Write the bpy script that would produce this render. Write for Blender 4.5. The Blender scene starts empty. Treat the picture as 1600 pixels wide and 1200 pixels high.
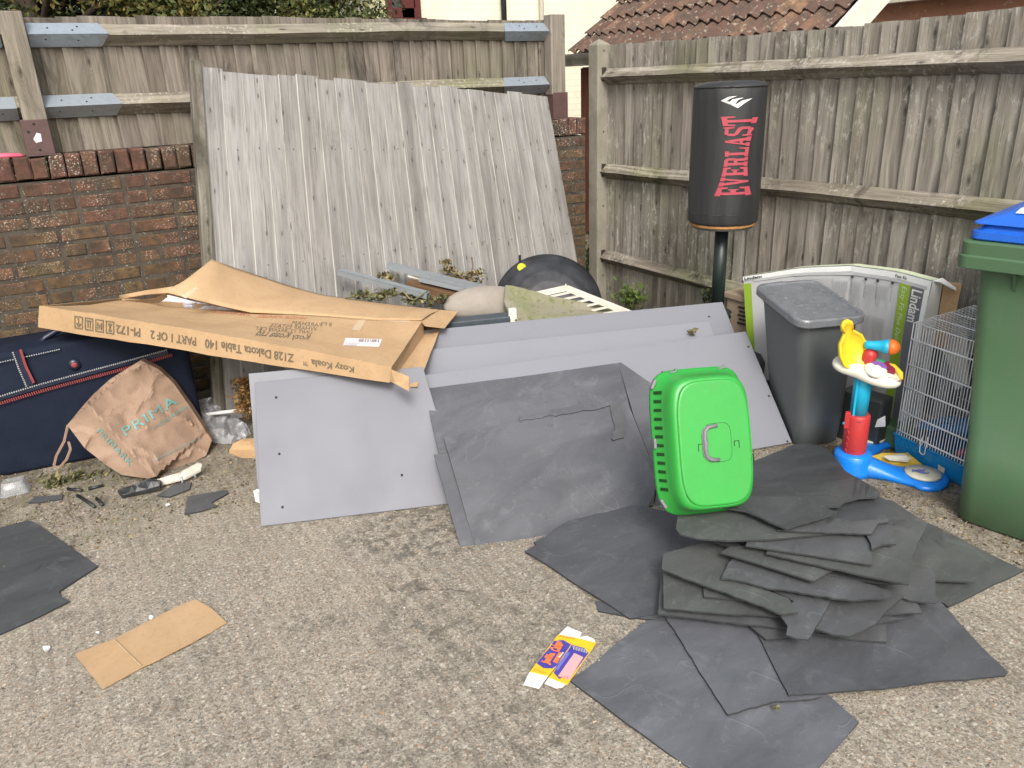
import bpy, bmesh, math, random
from mathutils import Vector, Matrix, noise
from mathutils.geometry import delaunay_2d_cdt
R = random.Random(7)
rad = math.radians
sc = bpy.context.scene
col = sc.collection

# ---------------------------------------------------------------- camera model
F = 1212.0
_v1 = Vector((-790, -442, F)).normalized(); _v2 = Vector((2176, -564, F))
AY = _v1; AX = (_v2 - AY * _v2.dot(AY)).normalized(); AZ = AX.cross(AY)
if AZ.y > 0: AZ = -AZ
CAM = Vector((0, 0, 1.6))
def ray(px, py):
    d = Vector((px - 800, py - 600, F)); return Vector((d.dot(AX), d.dot(AY), d.dot(AZ)))
def G(px, py, z=0.0):
    r = ray(px, py); return CAM + r * ((z - CAM.z) / r.z)
def PX(px, py, x):
    r = ray(px, py); return CAM + r * (x / r.x)
def PY(px, py, y):
    r = ray(px, py); return CAM + r * (y / r.y)
def PP(px, py, p0, n):
    r = ray(px, py); return CAM + r * ((p0 - CAM).dot(n) / r.dot(n))

# ---------------------------------------------------------------- object helpers
ORG = {}
def tag(o, label=None, cat=None, group=None, kind=None):
    if label: o['label'] = label
    if cat: o['category'] = cat
    if group: o['group'] = group
    if kind: o['kind'] = kind
    return o
def thing(name, loc, label, cat, group=None):
    o = bpy.data.objects.new(name, None); col.objects.link(o)
    o.location = loc; o.empty_display_size = 0.05
    ORG[o.name] = Vector(loc)
    return tag(o, label, cat, group)
class MB:
    def __init__(s): s.v = []; s.f = []; s.uv = []; s.r = []; s.sm = []
    def add(s, verts, faces, uvs=None, rnd=None, smooth=False):
        b = len(s.v); rnd = R.random() if rnd is None else rnd
        s.v += [Vector(v) for v in verts]
        for i, f in enumerate(faces):
            s.f.append([b + k for k in f]); s.r.append(rnd); s.sm.append(smooth)
            s.uv.append(uvs[i] if uvs else [(0, 0)] * len(f))
        return s
    def hexa(s, c, rnd=None, long=2):
        """c: 8 corners, index bits x,y,z ; uv v runs along axis `long`"""
        c = [Vector(q) for q in c]
        fs = [(0, 2, 3, 1), (4, 5, 7, 6), (0, 1, 5, 4), (2, 6, 7, 3), (0, 4, 6, 2), (1, 3, 7, 5)]
        o = R.uniform(0, 20); o2 = R.uniform(0, 20)
        L = [(c[1] - c[0]).length, (c[2] - c[0]).length, (c[4] - c[0]).length]
        uvs = []
        for f in fs:
            q = []
            for k in f:
                p = [L[0] * (k & 1), L[1] * ((k >> 1) & 1), L[2] * ((k >> 2) & 1)]
                v = p[long]; u = sum(p) - v
                q.append((u + o, v + o2))
            uvs.append(q)
        return s.add(c, fs, uvs, rnd)
    def box(s, c, size, rot=None, rnd=None, long=None):
        c = Vector(c); h = [x / 2 for x in size]
        if long is None: long = max(range(3), key=lambda i: size[i])
        M = rot if rot is not None else Matrix.Identity(3)
        if isinstance(M, (int, float)): M = Matrix.Rotation(M, 3, 'Z')
        P = [c + M @ Vector((h[0] * (1 if k & 1 else -1), h[1] * (1 if k & 2 else -1), h[2] * (1 if k & 4 else -1))) for k in range(8)]
        return s.hexa(P, rnd, long)
    def beam(s, a, b, w, h, up=(0, 0, 1), rnd=None):
        a = Vector(a); b = Vector(b); d = (b - a).normalized(); up = Vector(up)
        x = d.cross(up).normalized(); y = x.cross(d)
        P = []
        for k in range(8):
            P.append((b if k & 4 else a) + x * (w / 2 if k & 1 else -w / 2) + y * (h / 2 if k & 2 else -h / 2))
        return s.hexa(P, rnd, 2)
    def tube(s, pts, r, seg=10, cap=True, rnd=None, smooth=True, sq=1.0):
        pts = [Vector(p) for p in pts]; n = len(pts); rr = r if isinstance(r, (list, tuple)) else [r] * n
        rings = []; d0 = (pts[1] - pts[0]).normalized()
        x = d0.orthogonal().normalized()
        for i, p in enumerate(pts):
            d = (pts[min(i + 1, n - 1)] - pts[max(i - 1, 0)]).normalized()
            x = (x - d * x.dot(d)).normalized(); y = d.cross(x)
            rings.append([p + (x * math.cos(2 * math.pi * k / seg) + y * sq * math.sin(2 * math.pi * k / seg)) * rr[i] for k in range(seg)])
        return s.rings(rings, cap, rnd, smooth)
    def rings(s, rings, cap=True, rnd=None, smooth=True):
        n = len(rings); seg = len(rings[0]); V = [p for r_ in rings for p in r_]; Fc = []; U = []
        for i in range(n - 1):
            for k in range(seg):
                k2 = (k + 1) % seg
                Fc.append((i * seg + k, i * seg + k2, (i + 1) * seg + k2, (i + 1) * seg + k))
                U.append([(k / seg, i * .1), ((k + 1) / seg, i * .1), ((k + 1) / seg, i * .1 + .1), (k / seg, i * .1 + .1)])
        if cap:
            Fc.append(tuple(reversed(range(seg)))); U.append([(0, 0)] * seg)
            Fc.append(tuple(range((n - 1) * seg, n * seg))); U.append([(0, 0)] * seg)
        return s.add(V, Fc, U, rnd, smooth)
    def lathe(s, prof, M, seg=32, cap=True, rnd=None, smooth=True):
        rings = [[M @ Vector((r * math.cos(2 * math.pi * k / seg), r * math.sin(2 * math.pi * k / seg), z)) for k in range(seg)] for r, z in prof]
        return s.rings(rings, cap, rnd, smooth)
    def build(s, name, m, parent=None, bevel=0, bseg=2, label=None, auto=None, subsurf=0, m2=None):
        me = bpy.data.meshes.new(name)
        if parent is not None:
            org = ORG[parent.name]
        else:
            lo = min(v.z for v in s.v); n = len(s.v)
            org = Vector((sum(v.x for v in s.v) / n, sum(v.y for v in s.v) / n, lo))
        me.from_pydata([v - org for v in s.v], [], s.f); me.update()
        uvl = me.uv_layers.new(name='UVMap'); i = 0
        for q in s.uv:
            for t in q: uvl.data[i].uv = t; i += 1
        at = me.attributes.new('rnd', 'FLOAT', 'FACE')
        for k, x in enumerate(s.r): at.data[k].value = x
        for k, p in enumerate(me.polygons):
            p.use_smooth = s.sm[k]
            if s.r[k] < -.5: p.material_index = 1
        bm = bmesh.new(); bm.from_mesh(me); bmesh.ops.recalc_face_normals(bm, faces=bm.faces); bm.to_mesh(me); bm.free()
        o = bpy.data.objects.new(name, me); col.objects.link(o)
        me.materials.append(m)
        if m2: me.materials.append(m2)
        if parent is not None:
            o.parent = parent; o.location = (0, 0, 0)
        else: o.location = org
        ORG[o.name] = org
        if bevel:
            b = o.modifiers.new('Bevel', 'BEVEL'); b.width = bevel; b.segments = bseg; b.limit_method = 'ANGLE'; b.angle_limit = rad(35)
        if subsurf:
            b = o.modifiers.new('Subsurf', 'SUBSURF'); b.levels = subsurf; b.render_levels = subsurf
        if label: o['label'] = label
        return o
def frame(o, x, y, z):
    M = Matrix((x, y, z)).transposed().to_4x4(); M.translation = Vector(o); return M
def rrect(w, h, r, seg=5, sup=None):
    pts = []
    for cx, cy, a0 in ((w / 2 - r, h / 2 - r, 0), (-w / 2 + r, h / 2 - r, 90), (-w / 2 + r, -h / 2 + r, 180), (w / 2 - r, -h / 2 + r, 270)):
        for k in range(seg + 1):
            a = rad(a0 + 90 * k / seg); pts.append((cx + r * math.cos(a), cy + r * math.sin(a)))
    return pts

# ---- sheets whose outline was measured in the photograph and laid on a real surface
def inside(p, poly):
    c = False; n = len(poly)
    for i in range(n):
        a, b = poly[i], poly[(i + 1) % n]
        if (a[1] > p[1]) != (b[1] > p[1]) and p[0] < (b[0] - a[0]) * (p[1] - a[1]) / (b[1] - a[1]) + a[0]: c = not c
    return c
def sheet(poly, surf, th, down=None, step=22, jag=0.0, wob=0.0, mb=None, rnd=None, depth=None, dn=3.0, crumple=0, edge=False):
    """poly [(px,py[,d])...]; surf(px,py,d)->world; solid of thickness th under the surface"""
    mb = mb or MB(); P = []; n = len(poly); D = []
    for i in range(n):
        a = poly[i]; b = poly[(i + 1) % n]; L = math.hypot(b[0] - a[0], b[1] - a[1]); k = max(1, int(L / step * (3 if jag else 1)))
        for j in range(k):
            t = j / k; q = [a[0] + (b[0] - a[0]) * t, a[1] + (b[1] - a[1]) * t]
            d = (a[2] + (b[2] - a[2]) * t) if len(a) > 2 else 0
            if jag and j:
                nv = noise.noise(Vector((q[0] * .07, q[1] * .07, 3.3))) + .6 * noise.noise(Vector((q[0] * .3, q[1] * .3, 1.3)))
                nx, ny = -(b[1] - a[1]) / L, (b[0] - a[0]) / L
                q[0] += nx * nv * jag; q[1] += ny * nv * jag
            P.append(q); D.append(d)
    nb = len(P); xs = [p[0] for p in P]; ys = [p[1] for p in P]
    poly2 = [tuple(p) for p in P]
    y = min(ys) + step * .6; row = 0
    while y < max(ys):
        x = min(xs) + step * (.5 if row % 2 else .9)
        while x < max(xs):
            if inside((x, y), poly2) and min((x - p[0]) ** 2 + (y - p[1]) ** 2 for p in poly2) > (step * .45) ** 2:
                P.append([x, y]); w = 0; d = 0
                for q, dq in zip(P[:nb], D[:nb]):
                    ww = 1 / (((q[0] - x) ** 2 + (q[1] - y) ** 2) ** (dn / 2) + 1e-6); w += ww; d += ww * dq
                D.append(d / w)
            x += step
        y += step * .87; row += 1
    r = delaunay_2d_cdt([Vector(p) for p in P], [], [list(range(nb))], 1, 1e-4)
    vo, fo, orig = r[0], r[2], r[3]
    dd = []
    for k, v in enumerate(vo):
        dd.append(D[orig[k][0]] if orig[k] else 0)
    top = []
    for k, v in enumerate(vo):
        p = surf(v.x, v.y, dd[k])
        if wob: p = p + Vector((0, 0, wob * (noise.noise(Vector((p.x * 5, p.y * 5, 0))))))
        if crumple: p = p + crumple * noise.noise_vector(Vector(p) * 9) + crumple * .5 * noise.noise_vector(Vector(p) * 22)
        top.append(p)
    if down is None:
        nn = Vector((0, 0, 0))
        for f in fo:
            a, b, c = [top[i] for i in f[:3]]; nn += (b - a).cross(c - a)
        nn.normalize()
        if nn.dot(CAM - top[0]) < 0: nn = -nn
        down = -nn
    down = Vector(down).normalized() * th
    m = len(top); V = top + [p + down for p in top]
    cnt = {}
    for f in fo:
        for i in range(len(f)):
            e = (f[i], f[(i + 1) % len(f)]); cnt[e] = 1
    Fc = [tuple(f) for f in fo] + [tuple(reversed([i + m for i in f])) for f in fo]
    for (a, b) in cnt:
        if (b, a) not in cnt: Fc.append((b, a, a + m, b + m))
    k0 = len(mb.f); mb.add(V, Fc, None, rnd)
    if edge:
        for k in range(k0 + 2 * len(fo), len(mb.f)): mb.r[k] = -1.0
    return mb
def SZ(z0=0.0):
    if .03 < z0 < .2: z0 = .03 + (z0 - .03) * 1.5
    return lambda x, y, d: G(x, y, d + z0)
def SY(): return lambda x, y, d: PY(x, y, d)

# ---- lettering
def glyphs(body, bold=0.0, shear=0.0, spacing=1.0, cuts=0):
    cu = bpy.data.curves.new('lettering', 'FONT'); cu.body = body; cu.size = 1; cu.offset = bold; cu.shear = shear; cu.space_character = spacing
    cu.resolution_u = 3
    o = bpy.data.objects.new('lettering', cu); col.objects.link(o)
    dg = bpy.context.evaluated_depsgraph_get(); me = bpy.data.meshes.new_from_object(o.evaluated_get(dg))
    if cuts:
        bm = bmesh.new(); bm.from_mesh(me); bmesh.ops.triangulate(bm, faces=bm.faces)
        for q in range(cuts):
            L_ = [e for e in bm.edges if e.calc_length() > .10]
            bmesh.ops.subdivide_edges(bm, edges=L_, cuts=1); bmesh.ops.triangulate(bm, faces=bm.faces)
        bm.to_mesh(me); bm.free()
    V = [(v.co.x, v.co.y) for v in me.vertices]; Fc = [tuple(p.vertices) for p in me.polygons]
    bpy.data.objects.remove(o); bpy.data.curves.remove(cu); bpy.data.meshes.remove(me)
    x0 = min(v[0] for v in V); x1 = max(v[0] for v in V); y0 = min(v[1] for v in V); y1 = max(v[1] for v in V)
    return [((x - x0) / (x1 - x0), (y - y0) / (y1 - y0)) for x, y in V], Fc
def text_on(body, place, mb, **k):
    V, Fc = glyphs(body, **k)
    mb.add([place(u, v) for u, v in V], Fc, None, .5); return mb
def quadmap(a, b, c, d):
    """a bottom-left, b bottom-right, c top-right, d top-left of the lettering"""
    a, b, c, d = map(Vector, (a, b, c, d))
    return lambda u, v: (a * (1 - u) + b * u) * (1 - v) + (d * (1 - u) + c * u) * v
def flat(polys, place, mb, rnd=.5):
    for p in polys:
        mb.add([place(u, v) for u, v in p], [tuple(range(len(p)))], None, rnd)
    return mb
def lines_block(mb, q, n, cols=1, fill=.8, seed=1, w=.35):
    """rows of tiny printed lines filling quadmap q"""
    rr = random.Random(seed)
    for i in range(n):
        v0 = i / n; L = fill * rr.uniform(.5, 1)
        mb.add([q(0, v0), q(L, v0), q(L, v0 + w / n), q(0, v0 + w / n)], [(0, 1, 2, 3)], None, .5)
    return mb

# ---------------------------------------------------------------- materials
class NT:
    def __init__(s, name):
        s.m = bpy.data.materials.new(name); s.m.use_nodes = True; s.t = s.m.node_tree; s.n = s.t.nodes; s.l = s.t.links
        s.b = s.n['Principled BSDF']
    def new(s, ty, **k):
        n = s.n.new(ty)
        for a, v in k.items(): setattr(n, a, v)
        return n
    def sock(s, n, key, v):
        i = n.inputs[key]
        if isinstance(v, bpy.types.NodeSocket): s.l.new(v, i)
        else: i.default_value = v
    def noise(s, vec, scale, detail=4, rough=.55, dist=0):
        n = s.new('ShaderNodeTexNoise'); s.l.new(vec, n.inputs['Vector'])
        n.inputs['Scale'].default_value = scale; n.inputs['Detail'].default_value = detail; n.inputs['Roughness'].default_value = rough; n.inputs['Distortion'].default_value = dist
        return n.outputs['Fac']
    def ramp(s, fac, stops, interp='LINEAR'):
        n = s.new('ShaderNodeValToRGB'); s.l.new(fac, n.inputs[0]); e = n.color_ramp.elements; n.color_ramp.interpolation = interp
        while len(e) < len(stops): e.new(.5)
        for i, (p, c) in enumerate(stops):
            e[i].position = p; e[i].color = c if len(c) == 4 else (*c, 1)
        return n.outputs[0]
    def mr(s, fac, a, b, c=0.0, d=1.0):
        n = s.new('ShaderNodeMapRange'); s.l.new(fac, n.inputs[0])
        for i, x in enumerate((a, b, c, d)): n.inputs[i + 1].default_value = x
        return n.outputs[0]
    def mix(s, fac, a, b, mode='MIX'):
        n = s.new('ShaderNodeMix', data_type='RGBA', blend_type=mode)
        s.sock(n, 0, fac); s.sock(n, 6, a if isinstance(a, bpy.types.NodeSocket) else (*a, 1)); s.sock(n, 7, b if isinstance(b, bpy.types.NodeSocket) else (*b, 1))
        return n.outputs[2]
    def math(s, op, a, b=0.0, c=0.0):
        n = s.new('ShaderNodeMath', operation=op); s.sock(n, 0, a); s.sock(n, 1, b)
        if op == 'MULTIPLY_ADD': s.sock(n, 2, c)
        return n.outputs[0]
    def scale(s, vec, sc_, loc=(0, 0, 0)):
        n = s.new('ShaderNodeMapping'); s.l.new(vec, n.inputs[0]); n.inputs['Scale'].default_value = sc_; n.inputs['Location'].default_value = loc
        return n.outputs[0]
    def bump(s, h, strength=.5, dist=.01, prev=None):
        n = s.new('ShaderNodeBump'); s.l.new(h, n.inputs['Height']); n.inputs['Strength'].default_value = strength; n.inputs['Distance'].default_value = dist
        if prev: s.l.new(prev, n.inputs['Normal'])
        return n.outputs[0]
    def obj(s): return s.new('ShaderNodeTexCoord').outputs['Object']
    def uv(s): return s.new('ShaderNodeTexCoord').outputs['UV']
    def rnd(s): return s.new('ShaderNodeAttribute', attribute_name='rnd').outputs['Fac']
    def out(s, color, rough=.6, normal=None, metal=0, spec=.5, **k):
        s.sock(s.b, 'Base Color', color if isinstance(color, bpy.types.NodeSocket) else (*color, 1))
        s.sock(s.b, 'Roughness', rough); s.sock(s.b, 'Metallic', metal); s.sock(s.b, 'Specular IOR Level', spec)
        if normal: s.l.new(normal, s.b.inputs['Normal'])
        for a, v in k.items(): s.sock(s.b, a, v)
        return s.m
def dirty(name, c, c2=None, rough=.5, scale=6, amt=.5, spots=None, spot_scale=60, spot_th=.68, bump=.15, bscale=120, metal=0, spec=.5, bd=.002, rv=.2, stretch=(1, 1, 1), dirt=0, **k):
    t = NT(name); v = t.scale(t.obj(), stretch); c2 = c2 or tuple(x * .6 for x in c)
    n1 = t.noise(v, scale, 6, .6, .4); cc = t.mix(t.mr(n1, .42, .68, 0, amt), c, c2)
    n3 = t.noise(v, scale * 9, 4, .65); cc = t.mix(t.mr(n3, .4, .75, 0, amt * .35), cc, c2)
    if dirt:
        n4 = t.noise(t.scale(t.obj(), (3, 3, .7)), 3.5, 6, .7, .6); cc = t.mix(t.mr(n4, .5, .68, 0, dirt), cc, (.12, .105, .08)); n5 = t.noise(t.obj(), 38, 4, .8, 1.5); cc = t.mix(t.mr(n5, .60, .68, 0, dirt), cc, tuple(min(1, x * 1.5 + .04) for x in c))
    n2 = t.noise(v, spot_scale, 3, .7)
    if spots: cc = t.mix(t.mr(n2, spot_th, spot_th + .06), cc, spots)
    nb = t.noise(v, bscale, 3, .6)
    r = t.mr(n1, .3, .7, rough - rv / 2, min(1, rough + rv / 2))
    return t.out(cc, r, t.bump(nb, bump, bd), metal, spec, **k)
def wood(name, lo, hi, green=None, dark=(.03, .026, .022), gs=.35, rough=.85, lich=None, pale=.25, stain=.5, warpa=.05, gx=55, gy=2.2, kn=(8.5, 3.4), kth=.62):
    t = NT(name); uv = t.uv(); rn = t.rnd(); ob = t.obj()
    cmb = t.new('ShaderNodeCombineXYZ'); sp = t.new('ShaderNodeSeparateXYZ'); t.l.new(uv, sp.inputs[0])
    t.l.new(sp.outputs[0], cmb.inputs[0]); t.l.new(sp.outputs[1], cmb.inputs[1]); t.l.new(t.math('MULTIPLY', rn, 37.0), cmb.inputs[2])
    base = cmb.outputs[0]
    c2_ = t.new('ShaderNodeCombineXYZ'); t.l.new(t.math('MULTIPLY_ADD', rn, 53.0, sp.outputs[0]), c2_.inputs[0]); t.l.new(t.math('MULTIPLY_ADD', rn, 31.0, sp.outputs[1]), c2_.inputs[1]); base2 = c2_.outputs[0]
    warp = t.noise(t.scale(base, (3, 1.2, 1)), 1.5, 2)
    wv = t.new('ShaderNodeVectorMath', operation='MULTIPLY_ADD'); 
    cw = t.new('ShaderNodeCombineXYZ'); t.l.new(t.math('MULTIPLY', warp, warpa), cw.inputs[0])
    ad = t.new('ShaderNodeVectorMath', operation='ADD'); t.l.new(base, ad.inputs[0]); t.l.new(cw.outputs[0], ad.inputs[1]); wb = ad.outputs[0]
    # knots
    vo = t.new('ShaderNodeTexVoronoi'); vo.voronoi_dimensions = '2D'; t.l.new(t.scale(base2, (*kn, 1)), vo.inputs['Vector']); vo.inputs['Scale'].default_value = 1.0; vo.inputs['Randomness'].default_value = 1
    kd = vo.outputs['Distance']
    vz = t.new('ShaderNodeSeparateXYZ'); t.l.new(vo.outputs['Color'], vz.inputs[0]); has = t.mr(vz.outputs[0], kth, kth + .03)
    knot = t.math('MULTIPLY', t.mr(kd, .03, .09, 1, 0), has)
    ringz = t.math('MULTIPLY', t.mr(kd, .1, .32, 1, 0), has)
    rs = t.math('SINE', t.math('MULTIPLY', kd, 95.0)); ring = t.math('MULTIPLY', ringz, t.mr(rs, -.2, 1, 0, .35))
    g1 = t.noise(t.scale(wb, (gx, gy, 1)), 1, 6, .62, .3)
    g2 = t.noise(t.scale(wb, (230, 5, 1)), 1, 3, .6)
    g3 = t.noise(t.scale(wb, (14, 1.1, 1)), 1, 3, .5)
    cc = t.mix(t.mr(g1, .32, .68), lo, hi)
    cc = t.mix(t.mr(g2, .53, .72, 0, .6), cc, dark)
    cc = t.mix(t.mr(g3, .46, .66, 0, .6), cc, tuple(x * .6 for x in lo))
    st = t.noise(t.scale(ob, (1, 1, .3)), 6, 6, .7, .8); cc = t.mix(t.mr(st, .52, .70, 0, stain), cc, tuple(x * .38 for x in lo))
    cc = t.mix(t.mr(rn, 0, 1, 0, .5), cc, t.mix(1.0, cc, (.62, .58, .54), 'MULTIPLY'))
    edge = t.noise(t.scale(wb, (30, .7, 1)), 1, 4, .6)
    cc = t.mix(t.mr(edge, .58, .68, 0, pale), cc, tuple(min(.7, x * 1.5) for x in hi))
    if green:
        gz = t.noise(ob, 1.7, 5, .6); cc = t.mix(t.mr(gz, .46, .7, 0, .75), cc, t.mix(1.0, cc, green, 'MULTIPLY'))
    if lich:
        ln = t.noise(t.scale(ob, (1, 1, .35)), 45, 5, .75); lm = t.noise(ob, 2.3, 3)
        cc = t.mix(t.math('MULTIPLY', t.mr(ln, .55, .60), t.mr(lm, .43, .56, 0, .6)), cc, lich)
    cc = t.mix(t.math('MULTIPLY', ring, .8), cc, dark)
    cc = t.mix(t.math('MULTIPLY', knot, .7), cc, dark)
    nb = t.bump(g1, .5, .003); nb = t.bump(g2, .35, .0015, nb)
    return t.out(cc, rough, nb, 0, .2)
# ---------------------------------------------------------------- material library
M = {}
M['fence_left'] = wood('fence_left', (.175, .155, .132), (.32, .285, .245), green=(.8, .85, .68), stain=1.0)
M['rail_left'] = wood('rail_left', (.19, .17, .14), (.36, .33, .27), green=(.6, .72, .42), lich=(.42, .40, .34), stain=.8)
M['fence_lean'] = wood('fence_lean', (.245, .241, .234), (.345, .342, .333), pale=.22, stain=.35, warpa=.02, gx=80, gy=5, kn=(13, 5), kth=.52, dark=(.035, .03, .026))
M['batten'] = wood('batten', (.13, .12, .095), (.30, .285, .25), green=(.45, .5, .3), stain=.9)
M['fence_right'] = wood('fence_right', (.205, .187, .16), (.35, .327, .287), green=(.80, .88, .68), lich=(.46, .45, .40), stain=.75)
M['rail_right'] = wood('rail_right', (.18, .155, .12), (.42, .385, .33), green=(.6, .72, .4), lich=(.46, .44, .40), pale=.35, stain=.95)
M['brown_wood'] = wood('brown_wood', (.10, .055, .028), (.24, .14, .075))
M['red_wood'] = wood('red_wood', (.10, .035, .022), (.16, .055, .035))
M['concrete_post'] = dirty('concrete_post', (.27, .25, .21), (.15, .15, .10), .9, 5, .7, spots=(.08, .08, .06), spot_scale=90, spot_th=.66, bump=.5, bscale=220)
M['galv'] = dirty('galv', (.40, .46, .52), (.28, .32, .36), .42, 30, .6, metal=.55, bump=.05)
M['shoe'] = dirty('shoe', (.095, .052, .05), (.06, .035, .03), .6, 20, .6, spots=(.02, .02, .02), spot_th=.75, bump=.1)
M['dark_nail'] = dirty('dark_nail', (.03, .025, .022), rough=.7)

def brick_mat():
    t = NT('brick'); ob = t.obj(); rn = t.rnd()
    base = t.ramp(rn, [(0, (.08, .042, .032)), (.2, (.125, .060, .043)), (.45, (.10, .055, .041)), (.62, (.155, .066, .048)), (.8, (.12, .068, .047)), (1, (.12, .08, .048))])
    sp = t.new('ShaderNodeSeparateXYZ'); t.l.new(ob, sp.inputs[0]); z = sp.outputs[2]
    n1 = t.noise(ob, 3.2, 5, .6); low = t.math('MULTIPLY', t.mr(z, .55, 1.25, 1, 0), t.mr(n1, .34, .52))
    cc = t.mix(t.math('MULTIPLY', low, .75), base, (.135, .098, .04))
    n2 = t.noise(ob, 26, 6, .7); cc = t.mix(t.mr(n2, .42, .64, 0, .8), cc, (.04, .032, .026)); n7 = t.noise(ob, 5.5, 5, .65); cc = t.mix(t.mr(n7, .45, .60, 0, .75), cc, (.055, .042, .032))
    n5 = t.noise(ob, 9, 4, .6); cc = t.mix(t.mr(n5, .55, .75, 0, .45), cc, (.30, .13, .075))
    ln = t.noise(ob, 120, 3, .7); lm = t.noise(ob, 4.5, 4, .6); hi = t.mr(z, .5, 1.3, .25, 1)
    spk = t.math('MULTIPLY', t.math('MULTIPLY', t.mr(ln, .57, .62), t.mr(lm, .45, .58)), hi)
    cc = t.mix(spk, cc, (.52, .49, .42))
    nb = t.bump(n2, .7, .006); nb = t.bump(ln, .4, .002, nb)
    return t.out(cc, .92, nb, 0, .2)
M['brick'] = brick_mat()
M['mortar'] = dirty('mortar', (.072, .060, .045), (.036, .03, .024), .95, 9, .95, spots=(.3, .28, .24), spot_scale=90, spot_th=.62, bump=.8, bscale=160)

def concrete_ground():
    t = NT('ground_concrete'); ob = t.obj()
    n1 = t.noise(ob, 1.1, 5, .6); n2 = t.noise(ob, 5.5, 5, .6)
    cc = t.mix(t.mr(n1, .35, .65), (.365, .328, .268), (.31, .282, .235))
    cc = t.mix(t.mr(n2, .4, .7, 0, .35), cc, (.19, .17, .138))
    # aggregate
    n8 = t.noise(ob, 16, 5, .7); cc = t.mix(t.mr(n8, .48, .66, 0, .5), cc, (.19, .165, .13)); n9 = t.noise(ob, 7, 4, .6, .5); cc = t.mix(t.mr(n9, .52, .7, 0, .4), cc, (.45, .40, .32))
    v1 = t.new('ShaderNodeTexVoronoi'); t.l.new(ob, v1.inputs['Vector']); v1.inputs['Scale'].default_value = 150
    vs = t.new('ShaderNodeSeparateXYZ'); t.l.new(v1.outputs['Color'], vs.inputs[0])
    cc = t.mix(t.mr(vs.outputs[0], .6, .9, 0, .55), cc, (.42, .375, .30))
    cc = t.mix(t.mr(vs.outputs[1], .6, .9, 0, .6), cc, (.11, .093, .07))
    cc = t.mix(t.mr(vs.outputs[2], .95, .97, 0, .6), cc, (.34, .21, .12))
    v2 = t.new('ShaderNodeTexVoronoi'); t.l.new(ob, v2.inputs['Vector']); v2.inputs['Scale'].default_value = 70
    vt = t.new('ShaderNodeSeparateXYZ'); t.l.new(v2.outputs['Color'], vt.inputs[0])
    cc = t.mix(t.math('MULTIPLY', t.mr(vt.outputs[0], .93, .95, 0, .8), t.mr(v2.outputs['Distance'], .3, .5, 1, 0)), cc, (.55, .51, .44))
    g = t.noise(ob, 170, 3, .75); cc = t.mix(t.mr(g, .52, .66, 0, .8), cc, (.072, .062, .048))
    g2 = t.noise(ob, 90, 4, .7); cc = t.mix(t.mr(g2, .54, .66, 0, .8), cc, (.62, .565, .47))
    # tamped ridges parallel to the fence
    w = t.new('ShaderNodeTexWave'); w.bands_direction = 'X'; t.l.new(ob, w.inputs['Vector']); w.inputs['Scale'].default_value = 6.5; w.inputs['Distortion'].default_value = 2.2; w.inputs['Detail'].default_value = 3; w.inputs['Detail Scale'].default_value = 2.5
    rm = t.noise(ob, 1.6, 4)
    rid = t.math('MULTIPLY', t.mr(w.outputs['Fac'], .45, .95), t.mr(rm, .38, .62, .25, .8))
    cc = t.mix(t.math('MULTIPLY', rid, .30), cc, (.12, .105, .08))
    # dark stains
    s1 = t.noise(ob, 1.3, 4, .6, .8); s2 = t.noise(ob, 22, 5, .7)
    sx = t.new('ShaderNodeSeparateXYZ'); t.l.new(ob, sx.inputs[0])
    st = t.math('MULTIPLY', t.mr(s1, .51, .62), t.mr(s2, .47, .57))
    for (bx_, by_, br_) in ((G(720, 985), 0, .42), (G(1010, 1010), 0, .2), (G(590, 1160), 0, .28), (G(830, 1150), 0, .30), (G(640, 930), 0, .22), (G(1480, 800), 0, .4)):
        vd = t.new('ShaderNodeVectorMath', operation='DISTANCE'); t.l.new(ob, vd.inputs[0]); vd.inputs[1].default_value = (bx_.x, bx_.y, 0)
        st = t.math('MAXIMUM', st, t.math('MULTIPLY', t.mr(vd.outputs['Value'], br_ * .2, br_, 1, 0), t.mr(t.noise(ob, 15, 6, .75), .47, .60)))
    cc = t.mix(t.math('MULTIPLY', st, .6), cc, (.06, .055, .048))
    vc = t.new('ShaderNodeTexVoronoi'); vc.feature = 'DISTANCE_TO_EDGE'; vc.inputs['Scale'].default_value = .8
    dn = t.new('ShaderNodeTexNoise'); t.l.new(ob, dn.inputs['Vector']); dn.inputs['Scale'].default_value = 6; dn.inputs['Detail'].default_value = 5
    va = t.new('ShaderNodeVectorMath', operation='MULTIPLY_ADD'); t.l.new(dn.outputs['Color'], va.inputs[0]); va.inputs[1].default_value = (.16, .16, 0); t.l.new(ob, va.inputs[2]); t.l.new(va.outputs[0], vc.inputs['Vector'])
    ck = t.math('MULTIPLY', t.mr(vc.outputs['Distance'], .0, .006, 1, 0), t.mr(t.noise(ob, 1.1, 2), .50, .56)); cc = t.mix(t.math('MULTIPLY', ck, .75), cc, (.06, .052, .04))
    # moss and leaf dirt close to the wall and the fence
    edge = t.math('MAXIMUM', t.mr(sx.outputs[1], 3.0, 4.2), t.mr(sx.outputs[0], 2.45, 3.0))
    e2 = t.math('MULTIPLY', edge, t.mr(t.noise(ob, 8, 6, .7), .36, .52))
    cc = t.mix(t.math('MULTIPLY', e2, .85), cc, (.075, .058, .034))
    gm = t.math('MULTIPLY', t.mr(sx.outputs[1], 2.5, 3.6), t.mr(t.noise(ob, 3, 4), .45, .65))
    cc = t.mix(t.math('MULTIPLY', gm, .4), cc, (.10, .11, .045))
    wh = t.noise(ob, 9, 6, .75); cc = t.mix(t.mr(wh, .66, .70, 0, .7), cc, (.55, .53, .48))
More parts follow.
